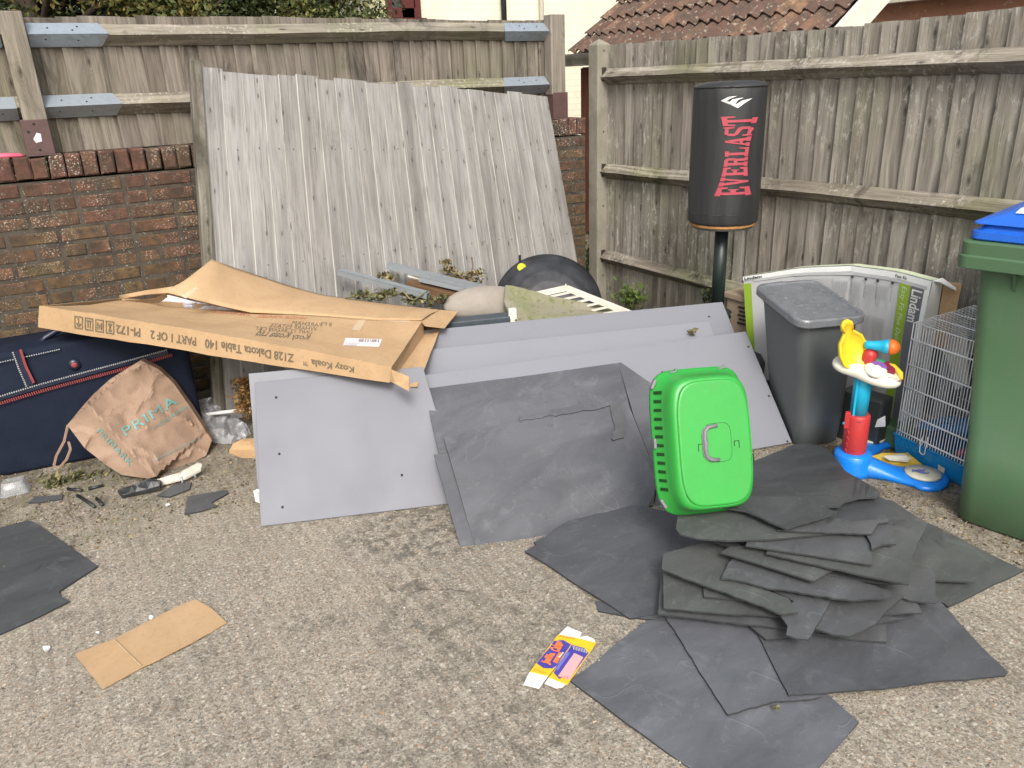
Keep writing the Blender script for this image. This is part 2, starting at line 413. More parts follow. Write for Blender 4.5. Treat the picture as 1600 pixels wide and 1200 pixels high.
    nb = t.bump(g2, .8, .007); nb = t.bump(g, .5, .003, nb); nb = t.bump(rid, .35, .005, nb)
    return t.out(cc, .9, nb, 0, .25)
M['ground'] = concrete_ground()

def mat_foam(name, c, c2):
    t = NT(name); ob = t.obj()
    n1 = t.noise(t.scale(ob, (1, 3.2, 1)), 2.4, 4, .6, .7); n2 = t.noise(ob, 9, 6, .7, 1.0); n3 = t.noise(ob, 240, 2, .5)
    cc = t.mix(t.mr(n1, .36, .64), c, c2)
    cc = t.mix(t.mr(n2, .55, .75, 0, .5), cc, tuple(x * 1.7 for x in c2))
    sc1 = t.noise(t.scale(ob, (1, 2.5, 1)), 30, 5, .8, 2); cc = t.mix(t.mr(sc1, .63, .72, 0, .4), cc, tuple(x * .55 for x in c))
    cc = t.mix(t.mr(n3, .6, .75, 0, .25), cc, tuple(x * 1.6 for x in c2))
    nb = t.bump(n2, .28, .004); nb = t.bump(n3, .25, .0008, nb)
    cr = t.noise(ob, 2.1, 3, .5, 1.2); ln = t.mr(t.math('ABSOLUTE', t.math('SUBTRACT', cr, .5)), 0, .007, 1, 0)
    ln = t.math('MULTIPLY', ln, t.mr(t.noise(ob, 5, 2), .47, .56)); cc = t.mix(t.math('MULTIPLY', ln, .13), cc, tuple(x * 2.0 for x in c2)); nb = t.bump(ln, .3, .003, nb)  # creases: bump, plus a thin sheen painted into the colour
    dk = t.noise(ob, 13, 5, .75, .5); cc = t.mix(t.mr(dk, .62, .70, 0, .5), cc, tuple(x * .5 for x in c)); dust = t.noise(ob, 60, 4, .8); cc = t.mix(t.math('MULTIPLY', t.mr(dust, .60, .68, 0, .5), t.mr(n2, .4, .6)), cc, (.22, .21, .19))
    nb = t.bump(sc1, .25, .001, nb)
    return t.out(cc, t.mr(n2, .3, .7, .42, .62), nb, 0, .5)
M['foam'] = mat_foam('foam', (.066, .069, .073), (.093, .097, .102))
M['foam_mid'] = mat_foam('foam_mid', (.062, .065, .073), (.086, .090, .100))
M['foam_pale'] = mat_foam('foam_pale', (.086, .090, .102), (.120, .125, .141))  # nearest mats: sky sheen put into a paler base colour
M['foam_dark'] = mat_foam('foam_dark', (.046, .050, .053), (.066, .071, .075))
M['foam_green'] = mat_foam('foam_green', (.064, .069, .068), (.090, .096, .094))
M['foam_light'] = mat_foam('foam_light', (.070, .073, .082), (.102, .106, .118))

def mat_panel(name, c):
    t = NT(name); ob = t.obj()
    d = t.noise(t.scale(ob, (1, 1, 1)), 55, 5, .75); m = t.noise(ob, 3.5, 4, .6); d2 = t.noise(t.scale(ob, (14, 14, 1.5)), 2.2, 4, .6)
    cc = t.mix(t.math('MULTIPLY', t.mr(d, .58, .68), t.mr(m, .48, .64, 0, .10)), c, tuple(x * .72 for x in c))
    cc = t.mix(t.math('MULTIPLY', t.mr(d2, .52, .6), t.mr(t.noise(ob, 3, 2), .54, .64, 0, .08)), cc, tuple(x * .66 for x in c))
    cc = t.mix(t.mr(m, .4, .7, 0, .12), cc, tuple(x * .75 for x in c))
    return t.out(cc, t.mr(m, .3, .7, .46, .56), t.bump(m, .15, .002), 0, .4)
M['grey_board'] = mat_panel('grey_board', (.150, .157, .182))
M['grey_board2'] = mat_panel('grey_board2', (.172, .180, .205))
M['grey_board3'] = mat_panel('grey_board3', (.19, .198, .224))
M['board_edge'] = dirty('board_edge', (.17, .17, .185), rough=.6)
def mat_card(name, c, c2):
    t = NT(name); ob = t.obj()
    n1 = t.noise(ob, 4, 5, .6, .6); n2 = t.noise(ob, 60, 4, .6)
    w = t.new('ShaderNodeTexWave'); w.bands_direction = 'DIAGONAL'; t.l.new(ob, w.inputs[0]); w.inputs['Scale'].default_value = 60; w.inputs['Distortion'].default_value = .6
    cc = t.mix(t.mr(n1, .35, .68), c, c2); cc = t.mix(t.mr(n2, .5, .75, 0, .3), cc, tuple(x * .7 for x in c2))
    s = t.noise(ob, 11, 5, .7, 1.5); cc = t.mix(t.mr(s, .64, .74, 0, .35), cc, tuple(x * .6 for x in c2))
    nb = t.bump(w.outputs['Fac'], .08, .001); nb = t.bump(n1, .4, .01, nb); nb = t.bump(s, .3, .004, nb)
    return t.out(cc, .82, nb, 0, .25)
M['card'] = mat_card('card', (.46, .315, .18), (.385, .255, .14))
M['card_edge'] = dirty('card_edge', (.50, .37, .22), (.3, .2, .11), .9, 40, .6)
M['card_in'] = mat_card('card_in', (.50, .33, .18), (.40, .26, .14))
M['tape'] = dirty('tape', (.66, .52, .36), (.56, .42, .26), .3, 20, .5, Alpha=.75)
M['paper_bag'] = mat_card('paper_bag', (.31, .215, .155), (.25, .17, .12))
M['print_grey'] = dirty('print_grey', (.12, .098, .065), (.19, .145, .09), .8, 40, .6)
M['print_red'] = dirty('print_red', (.42, .13, .07), rough=.8)
M['teal'] = dirty('teal', (.07, .34, .34), (.25, .22, .16), .7, 30, .95)
M['white_label'] = dirty('white_label', (.72, .66, .70), (.6, .54, .58), .6, 20, .4)
M['white'] = dirty('white', (.78, .78, .76), (.6, .6, .57), .45, 12, .4, dirt=.1)
M['foam_white'] = dirty('foam_white', (.8, .8, .82), (.62, .62, .68), .6, 8, .6)
M['navy'] = dirty('navy', (.008, .012, .026), (.014, .019, .034), .8, 9, .8, spec=.15, bump=.4, bscale=300, spots=(.03, .033, .042), spot_th=.72)
M['navy_trim'] = dirty('navy_trim', (.008, .012, .03), (.014, .02, .045), .35, 9, .5)
M['red_trim'] = dirty('red_trim', (.24, .04, .04), (.13, .03, .035), .7, 30, .6)
M['white_stitch'] = dirty('white_stitch', (.34, .35, .35), (.18, .19, .21), .7, 50, .6)
M['black_vinyl'] = dirty('black_vinyl', (.020, .021, .022), (.034, .035, .036), .5, 5, .7, bump=.25, bscale=25, bd=.006, stretch=(3, 3, .5))
M['black_plastic'] = dirty('black_plastic', (.016, .018, .019), (.035, .036, .036), .4, 8, .6, spots=(.12, .12, .11), spot_th=.74)
M['black_dome'] = dirty('black_dome', (.014, .015, .018), (.045, .048, .055), .33, 6, .8, spots=(.14, .13, .11), spot_th=.78, spot_scale=140)
M['pole_green'] = dirty('pole_green', (.010, .019, .018), (.02, .034, .03), .4, 12, .6)
M['everlast_red'] = dirty('everlast_red', (.40, .06, .085), (.27, .045, .06), .6, 30, .5)
M['bag_foam'] = dirty('bag_foam', (.42, .22, .08), (.25, .13, .05), .9, 30, .7)
M['bin_green'] = dirty('bin_green', (.062, .128, .062), (.072, .138, .076), .42, 2.2, .8, dirt=.16, spots=(.11, .17, .10), spot_th=.76, spot_scale=30, bump=.2, bscale=260)
M['bin_print'] = dirty('bin_print', (.19, .29, .17), (.07, .15, .065), .6, 60, .9)
M['bin_blue'] = dirty('bin_blue', (.016, .125, .60), (.014, .10, .50), .32, 4, .6, bump=.1)
M['bin_grey'] = dirty('bin_grey', (.070, .080, .082), (.092, .102, .104), .42, 3, .8, dirt=.14, spots=(.15, .16, .16), spot_th=.75, bump=.2, bscale=200)
M['bin_lid'] = dirty('bin_lid', (.125, .135, .145), (.17, .18, .20), .34, 14, .9, spots=(.24, .25, .27), spot_th=.6, spot_scale=45, bump=.5, bscale=60)
M['bin_dark'] = dirty('bin_dark', (.03, .036, .036), rough=.5)
M['carrier'] = dirty('carrier', (.028, .31, .045), (.022, .265, .038), .38, 5, .7, dirt=.10, spots=(.10, .42, .14), spot_th=.77, spot_scale=26, bump=.12, bscale=200)
M['carrier_slot'] = dirty('carrier_slot', (.004, .05, .006), rough=.6)
M['carrier_grey'] = dirty('carrier_grey', (.17, .17, .185), (.12, .12, .13), .5, 20, .6)
M['shell_grey'] = dirty('shell_grey', (.28, .30, .34), (.2, .21, .24), .5, 10, .6)
M['toy_blue'] = dirty('toy_blue', (.008, .20, .72), (.007, .16, .6), .35, 10, .4, dirt=.14, bump=.05)
M['toy_cyan'] = dirty('toy_cyan', (.015, .40, .62), (.012, .33, .55), .35, 10, .4, bump=.05)
M['toy_red'] = dirty('toy_red', (.46, .035, .035), (.36, .03, .03), .45, 14, .6, dirt=.18, bump=.1)
M['toy_yellow'] = dirty('toy_yellow', (.82, .58, .03), (.72, .48, .02), .4, 14, .5, dirt=.12, bump=.05)
M['toy_yellow2'] = dirty('toy_yellow2', (.62, .44, .06), (.55, .38, .05), .4, 14, .5, bump=.05)
M['toy_orange'] = dirty('toy_orange', (.75, .17, .02), (.66, .13, .02), .45, 14, .5)
M['toy_cream'] = dirty('toy_cream', (.74, .72, .62), (.64, .61, .50), .4, 14, .5, dirt=.22, bump=.05)
M['toy_purple'] = dirty('toy_purple', (.22, .10, .38), rough=.5)
M['toy_green'] = dirty('toy_green', (.05, .38, .20), rough=.5)
M['toy_maroon'] = dirty('toy_maroon', (.24, .015, .05), rough=.5)
M['whale_blue'] = dirty('whale_blue', (.13, .17, .50), (.3, .3, .55), .5, 60, .6)
M['sticker'] = dirty('sticker', (.68, .66, .52), (.55, .56, .46), .6, 50, .9, spots=(.5, .3, .3), spot_scale=90, spot_th=.7)
M['wire'] = dirty('wire', (.85, .86, .86), (.75, .76, .76), .35, 30, .3)
M['cage_blue'] = dirty('cage_blue', (.012, .24, .52), (.01, .17, .42), .3, 10, .5)
M['pink'] = dirty('pink', (.6, .09, .16), rough=.5)
M['lin_grey'] = dirty('lin_grey', (.50, .51, .515), (.44, .45, .455), .5, 5, .6, bump=.05)
M['lin_white'] = dirty('lin_white', (.80, .82, .80), (.72, .74, .72), .5, 9, .5)
M['lin_green'] = dirty('lin_green', (.27, .42, .035), (.23, .36, .04), .5, 9, .5)
M['lin_pale'] = dirty('lin_pale', (.66, .74, .52), rough=.5)
M['lin_dark'] = dirty('lin_dark', (.17, .18, .195), rough=.5)
M['lin_print'] = dirty('lin_print', (.44, .445, .45), rough=.6)
M['lin_ink'] = dirty('lin_ink', (.05, .05, .055), rough=.6)
M['crate'] = dirty('crate', (.33, .26, .19), (.24, .19, .13), .6, 8, .6)
M['pillow'] = dirty('pillow', (.29, .26, .225), (.215, .19, .16), .95, 5, .8, bump=.4, bscale=60, bd=.004)
M['moss_mat'] = dirty('moss_mat', (.24, .22, .17), (.175, .185, .09), .95, 5, 1.0, bump=.5, bscale=80, bd=.004, spots=(.14, .155, .07), spot_scale=30, spot_th=.56)
M['slate_rail'] = dirty('slate_rail', (.035, .048, .06), (.07, .085, .10), .5, 12, .8)
M['alu'] = dirty('alu', (.30, .33, .35), (.22, .245, .265), .42, 12, .6, metal=.35)
M['cream_plastic'] = dirty('cream_plastic', (.66, .64, .56), (.52, .50, .42), .5, 14, .6)
M['yellow_sticker'] = dirty('yellow_sticker', (.75, .70, .03), rough=.5)
M['clear_tub'] = dirty('clear_tub', (.5, .52, .54), rough=.15, Alpha=.38)
M['plastic_film'] = dirty('plastic_film', (.45, .46, .48), (.6, .6, .62), .15, 20, .9, bump=.8, bscale=30, bd=.01, Alpha=.55)
M['choc_yellow'] = dirty('choc_yellow', (.80, .50, .02), (.74, .42, .02), .5, 60, .6)
M['choc_blue'] = dirty('choc_blue', (.055, .045, .30), (.08, .07, .36), .5, 60, .6)
M['choc_lilac'] = dirty('choc_lilac', (.16, .17, .50), rough=.5)
M['choc_orange'] = dirty('choc_orange', (.80, .20, .05), rough=.5)
M['choc_pink'] = dirty('choc_pink', (.62, .34, .40), (.62, .42, .30), .5, 90, .7)
M['maroon_paint'] = dirty('maroon_paint', (.10, .022, .018), rough=.45)
M['glass'] = dirty('glass', (.05, .055, .05), (.10, .10, .08), .08, 3, .7, bump=0)
M['curtain'] = dirty('curtain', (.55, .52, .44), rough=.8)
M['black_pipe'] = dirty('black_pipe', (.015, .015, .017), rough=.4)

def painted_brick():
    t = NT('cream_render'); ob = t.obj(); sp = t.new('ShaderNodeSeparateXYZ'); t.l.new(ob, sp.inputs[0])
    c2 = t.new('ShaderNodeCombineXYZ'); t.l.new(sp.outputs[0], c2.inputs[0]); t.l.new(sp.outputs[2], c2.inputs[1])
    b = t.new('ShaderNodeTexBrick'); t.l.new(c2.outputs[0], b.inputs['Vector']); b.inputs['Scale'].default_value = 1; b.inputs['Brick Width'].default_value = .225; b.inputs['Row Height'].default_value = .075; b.inputs['Mortar Size'].default_value = .006
    n = t.noise(ob, 1.5, 5, .6)
    cc = t.mix(t.mr(n, .4, .7), (.80, .755, .60), (.72, .67, .52))
    cc = t.mix(t.mr(b.outputs['Fac'], 0, 1, 0, .25), cc, (.42, .38, .28))
    p = t.noise(ob, 5, 5, .7); bx = t.math('MULTIPLY', t.mr(sp.outputs[0], -1.62, -1.45), t.mr(sp.outputs[0], -.55, -.4, 1, 0))
    cc = t.mix(t.math('MULTIPLY', bx, t.mr(p, .40, .46)), cc, t.mix(t.mr(b.outputs['Fac'], 0, 1), (.42, .17, .10), (.45, .36, .26)))
    return t.out(cc, .85, t.bump(b.outputs['Fac'], -.3, .004), 0, .2)
M['cream'] = painted_brick()
def tile_mat():
    t = NT('roof_tile'); ob = t.obj(); rn = t.rnd()
    cc = t.ramp(rn, [(0, (.10, .055, .042)), (.35, (.125, .074, .057)), (.6, (.115, .072, .055)), (.85, (.17, .10, .07)), (1, (.22, .13, .08))])
    n = t.noise(ob, 9, 6, .7); cc = t.mix(t.mr(n, .42, .6, 0, .75), cc, (.065, .055, .045))
    l = t.noise(ob, 26, 4, .7); cc = t.mix(t.mr(l, .58, .63, 0, .6), cc, (.36, .32, .25))
    return t.out(cc, .9, t.bump(n, .5, .006), 0, .2)
M['roof_tile'] = tile_mat()
def leaf_mat(name, stops):
    t = NT(name); cc = t.ramp(t.rnd(), stops)
    return t.out(cc, .6, None, 0, .3)
M['hedge'] = leaf_mat('hedge', [(0, (.016, .026, .008)), (.45, (.045, .062, .018)), (.8, (.10, .115, .03)), (1, (.19, .15, .045))])
M['hedge_dark'] = leaf_mat('hedge_dark', [(0, (.012, .022, .010)), (.5, (.028, .044, .018)), (1, (.06, .075, .03))])
M['weed'] = leaf_mat('weed', [(0, (.05, .09, .02)), (.6, (.11, .17, .04)), (1, (.2, .25, .08))])
M['dead'] = leaf_mat('dead', [(0, (.06, .045, .025)), (.5, (.17, .125, .065)), (.8, (.13, .14, .06)), (1, (.33, .25, .13))])
M['rust_leaf'] = leaf_mat('rust_leaf', [(0, (.10, .05, .015)), (.5, (.24, .13, .04)), (1, (.40, .25, .09))])
M['dry_green'] = leaf_mat('dry_green', [(0, (.04, .045, .02)), (.5, (.10, .10, .045)), (.85, (.17, .17, .07)), (1, (.28, .22, .12))])
M['bark'] = dirty('bark', (.07, .05, .035), rough=.9, bump=.6)

# ---------------------------------------------------------------- the setting
g = MB(); S = 60
g.add([(-S, -S, 0), (S, -S, 0), (S, S, 0), (-S, S, 0)], [(0, 1, 2, 3)])
gr = g.build('ground', M['ground']); tag(gr, kind='structure')
# keep shader coordinates in world metres
gr.data.transform(Matrix.Translation(gr.location)); gr.location = (0, 0, 0)

# -------- brick wall
YW = 4.50; XE = 3.335
wall = thing('brick_wall', (1.0, YW, 0), 'low weathered red brick wall with white lichen specks, carrying the left wooden fence', 'wall')
mb = MB(); mb.box(((XE - 2.2) / 2, YW + .1115, .615), (XE + 2.2 - .006, .217, 1.23)); mb.build('mortar', M['mortar'], wall)
mb = MB()
def brick(mb, x0, x1, z0, z1, y0, y1, ch=.008, j=.005):
    jj = lambda: R.uniform(-j, j)
    y0 += R.uniform(-.003, .002)
    P = [(x0 + jj(), y0 + ch, z0 + jj()), (x1 + jj(), y0 + ch, z0 + jj()), (x1 + jj(), y0 + ch, z1 + jj()), (x0 + jj(), y0 + ch, z1 + jj())]
    Q = [(x0 + ch, y0, z0 + ch), (x1 - ch, y0, z0 + ch), (x1 - ch, y0, z1 - ch), (x0 + ch, y0, z1 - ch)]
    B = [(p[0], y1, p[2]) for p in P]
    V = P + Q + B
    Fc = [(4, 5, 6, 7), (0, 1, 5, 4), (1, 2, 6, 5), (2, 3, 7, 6), (3, 0, 4, 7), (0, 8, 9, 1), (1, 9, 10, 2), (2, 10, 11, 3), (3, 11, 8, 0), (8, 11, 10, 9)]
    mb.add(V, Fc, None, R.random())
z = .01; row = 0
while z + .066 < 1.245:
    x = XE; first = True
    while x > -2.2:
        L = .1025 if (R.random() < (.75 if row % 4 == 0 else .22)) else .215
        if first: L = .1025 if row % 2 else .215; first = False
        brick(mb, x - L, x, z, z + .066, YW, YW + .20); x -= L + .010
    z += .0766; row += 1
mb.build('bricks', M['brick'], wall)
mb = MB(); x = XE
while x > -2.2:
    brick(mb, x - .066, x, 1.240, 1.345 + R.uniform(-.006, .006), YW - .004, YW + .223, .008, .004); x -= .0735
mb.build('coping', M['brick'], wall)

# -------- fence on the wall
fen = thing('wall_fence', (1.5, 4.6, 1.34), 'old brown timber fence standing on top of the brick wall at the left', 'fence')
mb = MB(); x = -2.2
while x < 3.24:
    w = R.uniform(.094, .112); zt = 1.965 + .008 * math.sin(x * 1.7) + R.uniform(-.004, .004); dx = R.uniform(-.006, .006)
    y0 = 4.635
    P = []
    for k in range(8):
        fx = k & 1; fy = (k >> 1) & 1; fz = (k >> 2) & 1
        P.append((x + (w if fx else 0) + (dx if fz else 0), y0 + (.022 if fx else 0) + (0 if not fy else (.016 if not fx else .007)), zt if fz else 1.35))
    mb.hexa(P, R.random()); x += w - .012
mb.build('board_panel', M['fence_left'], fen)
def arris(mb, pts, fwd, up=.0, hh=.045, dep=.055):
    """triangular rail through pts (on the boards); fwd = unit vector from boards to viewer"""
    fwd = Vector(fwd); n = len(pts); V = []; U = []; o = R.uniform(0, 9)
    for i, p in enumerate(pts):
        p = Vector(p); j = Vector((R.uniform(-.002, .002), R.uniform(-.002, .002), R.uniform(-.003, .003)))
        V += [p + Vector((0, 0, hh + .002)), p + fwd * dep + j, p + Vector((0, 0, -hh))]
    Fc = []; L = 0
    for i in range(n - 1):
        a = i * 3; d = (Vector(pts[i + 1]) - Vector(pts[i])).length
        for q, (s_, t_) in enumerate(((0, 1), (1, 2), (2, 0))):
            Fc.append((a + s_, a + t_, a + 3 + t_, a + 3 + s_)); u0 = o + q * .07
            U.append([(u0, L), (u0 + .07, L), (u0 + .07, L + d), (u0, L + d)])
        L += d
    Fc += [(0, 2, 1), (n * 3 - 3, n * 3 - 2, n * 3 - 1)]; U += [[(0, 0)] * 3] * 2
    mb.add(V, Fc, U, R.random())
for zc in (1.888, 1.566):
    mb = MB(); arris(mb, [(-2.2 + i * .2, 4.632, zc - .006 * math.sin(i * .5)) for i in range(27)], (0, -1, 0), hh=.048, dep=.062); mb.build('rail', M['rail_left'], fen)
def bracket(x0, x1, zc, pt):
    """folded galvanised plate wrapping the arris rail; pointed at x1 side if pt"""
    mb = MB(); e = .004; y = 4.632; s = 1 if x1 > x0 else -1
    a = [(x0, y - .004, zc + .052), (x0, y - .069, zc), (x0, y - .004, zc - .054)]
    m_ = [(x1 - s * .035, y - .004, zc + .052), (x1, y - .069, zc), (x1 - s * .035, y - .004, zc - .054)]
    V = a + m_ + [(p[0], p[1] + e, p[2] - (0 if i == 1 else 0)) for i, p in enumerate(a + m_)]
    mb.add(V, [(0, 3, 4, 1), (1, 4, 5, 2), (6, 7, 10, 9), (7, 8, 11, 10), (0, 1, 7, 6), (1, 2, 8, 7), (3, 9, 10, 4), (4, 10, 11, 5)])
    b = mb.build('rail_bracket', M['galv'], fen)
    nb = MB()
    for fx, fz in ((.25, .5), (.55, .3), (.62, .6), (.2, -.4), (.6, -.5)):
        xx = x0 + (x1 - x0) * fx; yy = y - .069 + abs(fz) * .065; zz = zc + fz * .052
        nb.lathe([(.0045, -.001), (.0045, .0025), (.002, .0035)], frame((xx, yy, zz), (1, 0, 0), Vector((0, -fz, 1)).normalized(), Vector((0, -1, .9 if fz > 0 else -.9)).normalized()), 8)
    nb.build('nail_heads', M['dark_nail'], b)
bracket(.155, .50, 1.888, 1); bracket(.14, .50, 1.566, 1)
bracket(3.10, 2.76, 1.888, 1); bracket(3.09, 2.74, 1.566, 1)
bracket(.035, -.28, 1.566, 1); bracket(.04, -.3, 1.888, 1)
for (xa, xb, lab) in ((.048, .150, 0), (3.095, 3.205, 1)):
    mb = MB(); mb.hexa([(x + (-.012 if zz < 1.5 and not lab else 0) + (.006 if zz < 1.5 and lab else 0), y, zz) for zz in (1.50, 1.985) for y in (4.545, 4.63) for x in (xa, xb)], .3)
    po = mb.build('post', M['fence_left'], fen, bevel=.004)
    mb = MB(); mb.box(((xa + xb) / 2 + (-.008 if not lab else .008), 4.588, 1.432), (.118, .10, .162)); mb.box(((xa + xb) / 2, 4.59, 1.349), (.15, .13, .006))
    mb.build('metal_shoe', M['shoe'], po, bevel=.003)
    if not lab:
        mb = MB(); p = [(0, 0), (.02, .028), (.036, .022), (.034, -.012), (.008, -.018)]
        c = Vector((.086, 4.5375, 1.425)); flat(mb and [p], lambda u, v: c + Vector((u - .016, -.002, v)), mb); mb.build('paper_scrap', M['white_label'], po)
        mb = MB()
        for dx, dz in ((.0, .065), (.0, -.055), (-.03, .03)): mb.lathe([(.006, 0), (.005, .004)], frame((.086 + dx, 4.538, 1.43 + dz), (1, 0, 0), (0, 0, 1), (0, -1, 0)), 8)
        mb.build('bolts', M['dark_nail'], po)
mb = MB(); c = PY(18, 243, 4.52)
prof = [(.004, -.011), (.02, -.011), (.022, -.004), (.012, .008), (.002, .010)]
mb.tube([c + Vector((-.17, .01, -.004)), c + Vector((-.02, 0, .002)), c + Vector((.035, -.002, -.001)), c + Vector((.052, 0, -.006))], [.012, .013, .010, .003], 10, sq=.8)
o = mb.build('plastic_strip', M['pink']); tag(o, 'small bright red plastic strip lying on top of the brick wall beside the fence post', 'plastic scrap')

# -------- right fence: concrete post, boards, three rails
XP = 3.38
rf = thing('garden_fence', (XP + .08, 2.6, 0), 'tall mossy close-board fence at the right hung between concrete posts', 'fence')
mb = MB()
def cpost(mb, y0, y1):
    x0, x1 = XP, XP + .105
    V = [(x0, y0, 0), (x1, y0, 0), (x1, y1, 0), (x0, y1, 0), (x0, y0, 1.80), (x1, y0, 1.80), (x1, y1, 1.80), (x0, y1, 1.80), ((x0 + x1) / 2, (y0 + y1) / 2, 1.835)]
    mb.add(V, [(0, 3, 2, 1), (0, 1, 5, 4), (1, 2, 6, 5), (2, 3, 7, 6), (3, 0, 4, 7), (4, 5, 8), (5, 6, 8), (6, 7, 8), (7, 4, 8)])
cpost(mb, 4.425, 4.53); cp = mb.build('concrete_post', M['concrete_post'], rf, bevel=.008)
mb = MB()
for zc in (1.605, .985, .385): mb.box((XP + .052, 4.4235, zc + .01), (.035, .005, .085))
for zc in (1.76, 1.25, .75, .25): mb.lathe([(.006, 0), (.006, .002)], frame((XP + .05, 4.424, zc), (1, 0, 0), (0, 0, 1), (0, -1, 0)), 8)
mb.build('mortice', M['dark_nail'], cp)
mb = MB(); cpost(mb, 1.32 - .105 - .02, 1.32 - .02)
mb = MB(); y = 4.425
bx = XP + .082
while y > -1.2:
    w = R.uniform(.10, .125); zt = 1.79 + .012 * math.sin(y * 1.3 + 1) + R.uniform(-.005, .005) + max(0, (2.6 - y)) * .004
    P = []
    for k in range(8):
        fx = k & 1; fy = (k >> 1) & 1; fz = (k >> 2) & 1
        P.append((bx + (.02 if not fy else 0) + (0 if not fx else (.008 if fy else .015)), y - (0 if fy else w), zt if fz else .02))
    mb.hexa(P, R.random()); y -= w - .014
mb.build('board_panel', M['fence_right'], rf)
for zc, a in ((1.598, .0), (1.00, .012), (.385, .0)):
    mb = MB(); n = 28
    arris(mb, [(bx, 4.422 - i * .2, zc + a * math.sin(i * .11 + .4) + (.02 * (i / 14) if a else 0) - (.02 if a else 0) + (.0 if i else 0)) for i in range(n)], (-1, 0, 0), hh=.048, dep=.062)
    mb.build('rail', M['rail_right'], rf)

# -------- leaning fence panel
TL, TR = Vector((.871, 4.385, 1.712)), Vector((2.932, 4.385, 1.499))
BL, BR = Vector((.60, 3.97, .0)), Vector((2.96, 3.97, .0))
lean = thing('loose_fence_panel', (1.75, 3.97, 0), 'silver grey loose fence panel leaning askew against the brick wall', 'fence panel')
nrm = (TR - TL).cross(BL - TL).normalized()
if nrm.y > 0: nrm = -nrm
mb = MB(); nb = MB(); n = 22; t = .022
ts = [0]
for i in range(n): ts.append(ts[-1] + R.uniform(.85, 1.15))
ts = [q / ts[-1] for q in ts]; s_ = (TR - TL).normalized()
for i in range(n):
    a, b = ts[i], ts[i + 1] + .006
    dz = R.uniform(-.008, .010); P = []
    for k in range(8):
        fx = k & 1; fy = (k >> 1) & 1; fz = (k >> 2) & 1
        s = b if fx else a
        p = (TL.lerp(TR, s) + Vector((0, 0, dz))) if fz else BL.lerp(BR, s)
        # thick edge to the left, thin edge to the right tucked under the next board
        P.append(p + nrm * ((-.004 if fy == 0 else 0) + ((.016 if fx else .006) * 0) + (.016 if (not fx) else .002) * (0 if fy else 0) + ((.010 if not fx else .004) if fy else 0)))
    mb.hexa(P, R.random())
    mb.hexa([P[k] - s_ * .001 + (nrm * .0012 if k & 2 else Vector((0, 0, 0))) if not (k & 1) else P[k - 1] + (P[k] - P[k - 1]) * R.uniform(.015, .04) + (nrm * .0012 if k & 2 else Vector((0, 0, 0))) for k in range(8)], -1.0)
    for v in (.22, .56, .9):
        s = (a + b) / 2 + R.uniform(-.006, .006); p = TL.lerp(TR, s).lerp(BL.lerp(BR, s), v + R.uniform(-.003, .003)) + nrm * .0125
        nb.lathe([(.003, -.003), (.003, -.001)], frame(p, (1, 0, 0), nrm.cross(Vector((1, 0, 0))).normalized(), nrm), 6)
mb.build('board_panel', M['fence_lean'], lean, m2=wood('sawn_edge', (.40, .39, .36), (.50, .49, .455), pale=.1, stain=.25))
nb.build('nail_heads', M['dark_nail'], lean)
mb = MB(); u = (BL - TL).normalized(); s = (TR - TL).normalized()
q = [(-.062, -.035), (-.006, -.035), (-.062, .028), (-.006, .028)]
P = [TL.lerp(BL, v) + s * (a + (.008 if v else 0)) + nrm * b - u * (.035 if v == 0 else 0) for v in (1, 0) for (a, b) in q]
mb.hexa(P, .6); mb.build('edge_batten', M['batten'], lean, bevel=.003)
for v in (.2, .56, .9):
    mb = MB(); a = TL.lerp(BL, v) - nrm * .026; b = TR.lerp(BR, v) - nrm * .026 + s * (.03 if v == .56 else .015)
    mb.beam(a, b, .04, .07, nrm.cross(s)); mb.build('rear_rail', M['brown_wood'], lean)
mb = MB(); c = PY(877, 347, 4.20)
mb.add([c + Vector((dx * .9, dy, dz)) for dy in (-.02, .03) for dx, dz in ((-.05, .045), (.0, .05), (.03, .02), (.034, -.015), (.01, -.04), (-.05, -.045))], [tuple(range(6)), tuple(reversed(range(6, 12)))] + [(i, (i + 1) % 6, (i + 1) % 6 + 6, i + 6) for i in range(6)], None, .95)
mb.build('broken_rail_end', wood('fresh_wood', (.34, .22, .10), (.5, .36, .2)), lean)

# -------- background: cream house, tiled outhouse, trees
YH = 9.0
hx = PY(580, 20, YH).x
hs = thing('cream_house', (hx, YH, 0), 'cream painted brick house with a flaking red patch, behind the fence at the top centre', 'house')
mb = MB(); mb.box((hx + 3.6, YH + 2.5, 2.9), (7.2, 5, 5.8)); mb.build('wall', M['cream'], hs)
mb = MB(); mb.box((hx + .05, YH - .03, 2.9), (.24, .06, 5.8)); mb.build('corner_trim', dirty('pale_trim', (.62, .60, .38), rough=.7), hs)
a = PY(602, 28, YH - .03); b = PY(656, 28, YH - .03)
w = b.x - a.x; zc = a.z
wf = MB(); 
for (x0, x1, z0, z1) in ((0, .07, 0, 1.2), (w - .07, w, 0, 1.2), (.45 * w, .45 * w + .15, 0, 1.2), (.07, w - .07, 0, .10), (.07, w - .07, 1.1, 1.2)):
    wf.box((a.x + (x0 + x1) / 2, YH - .04, zc + (z0 + z1) / 2), (x1 - x0 - .002, .08, z1 - z0 - .002), long=2)
wo = wf.build('window', M['maroon_paint'], hs)
mb = MB(); mb.box((a.x + w / 2, YH - .01, zc + .6), (w - .02, .03, 1.18)); mb.build('pane', M['glass'], wo)
mb = MB(); mb.box((a.x + w * .76, YH - .028, zc + .65), (w * .3, .004, 1.0)); mb.build('curtain', M['curtain'], wo)
mb = MB(); mb.box((a.x + w / 2, YH - .06, zc - .03), (w + .08, .14, .05)); mb.build('sill', M['maroon_paint'], wo)
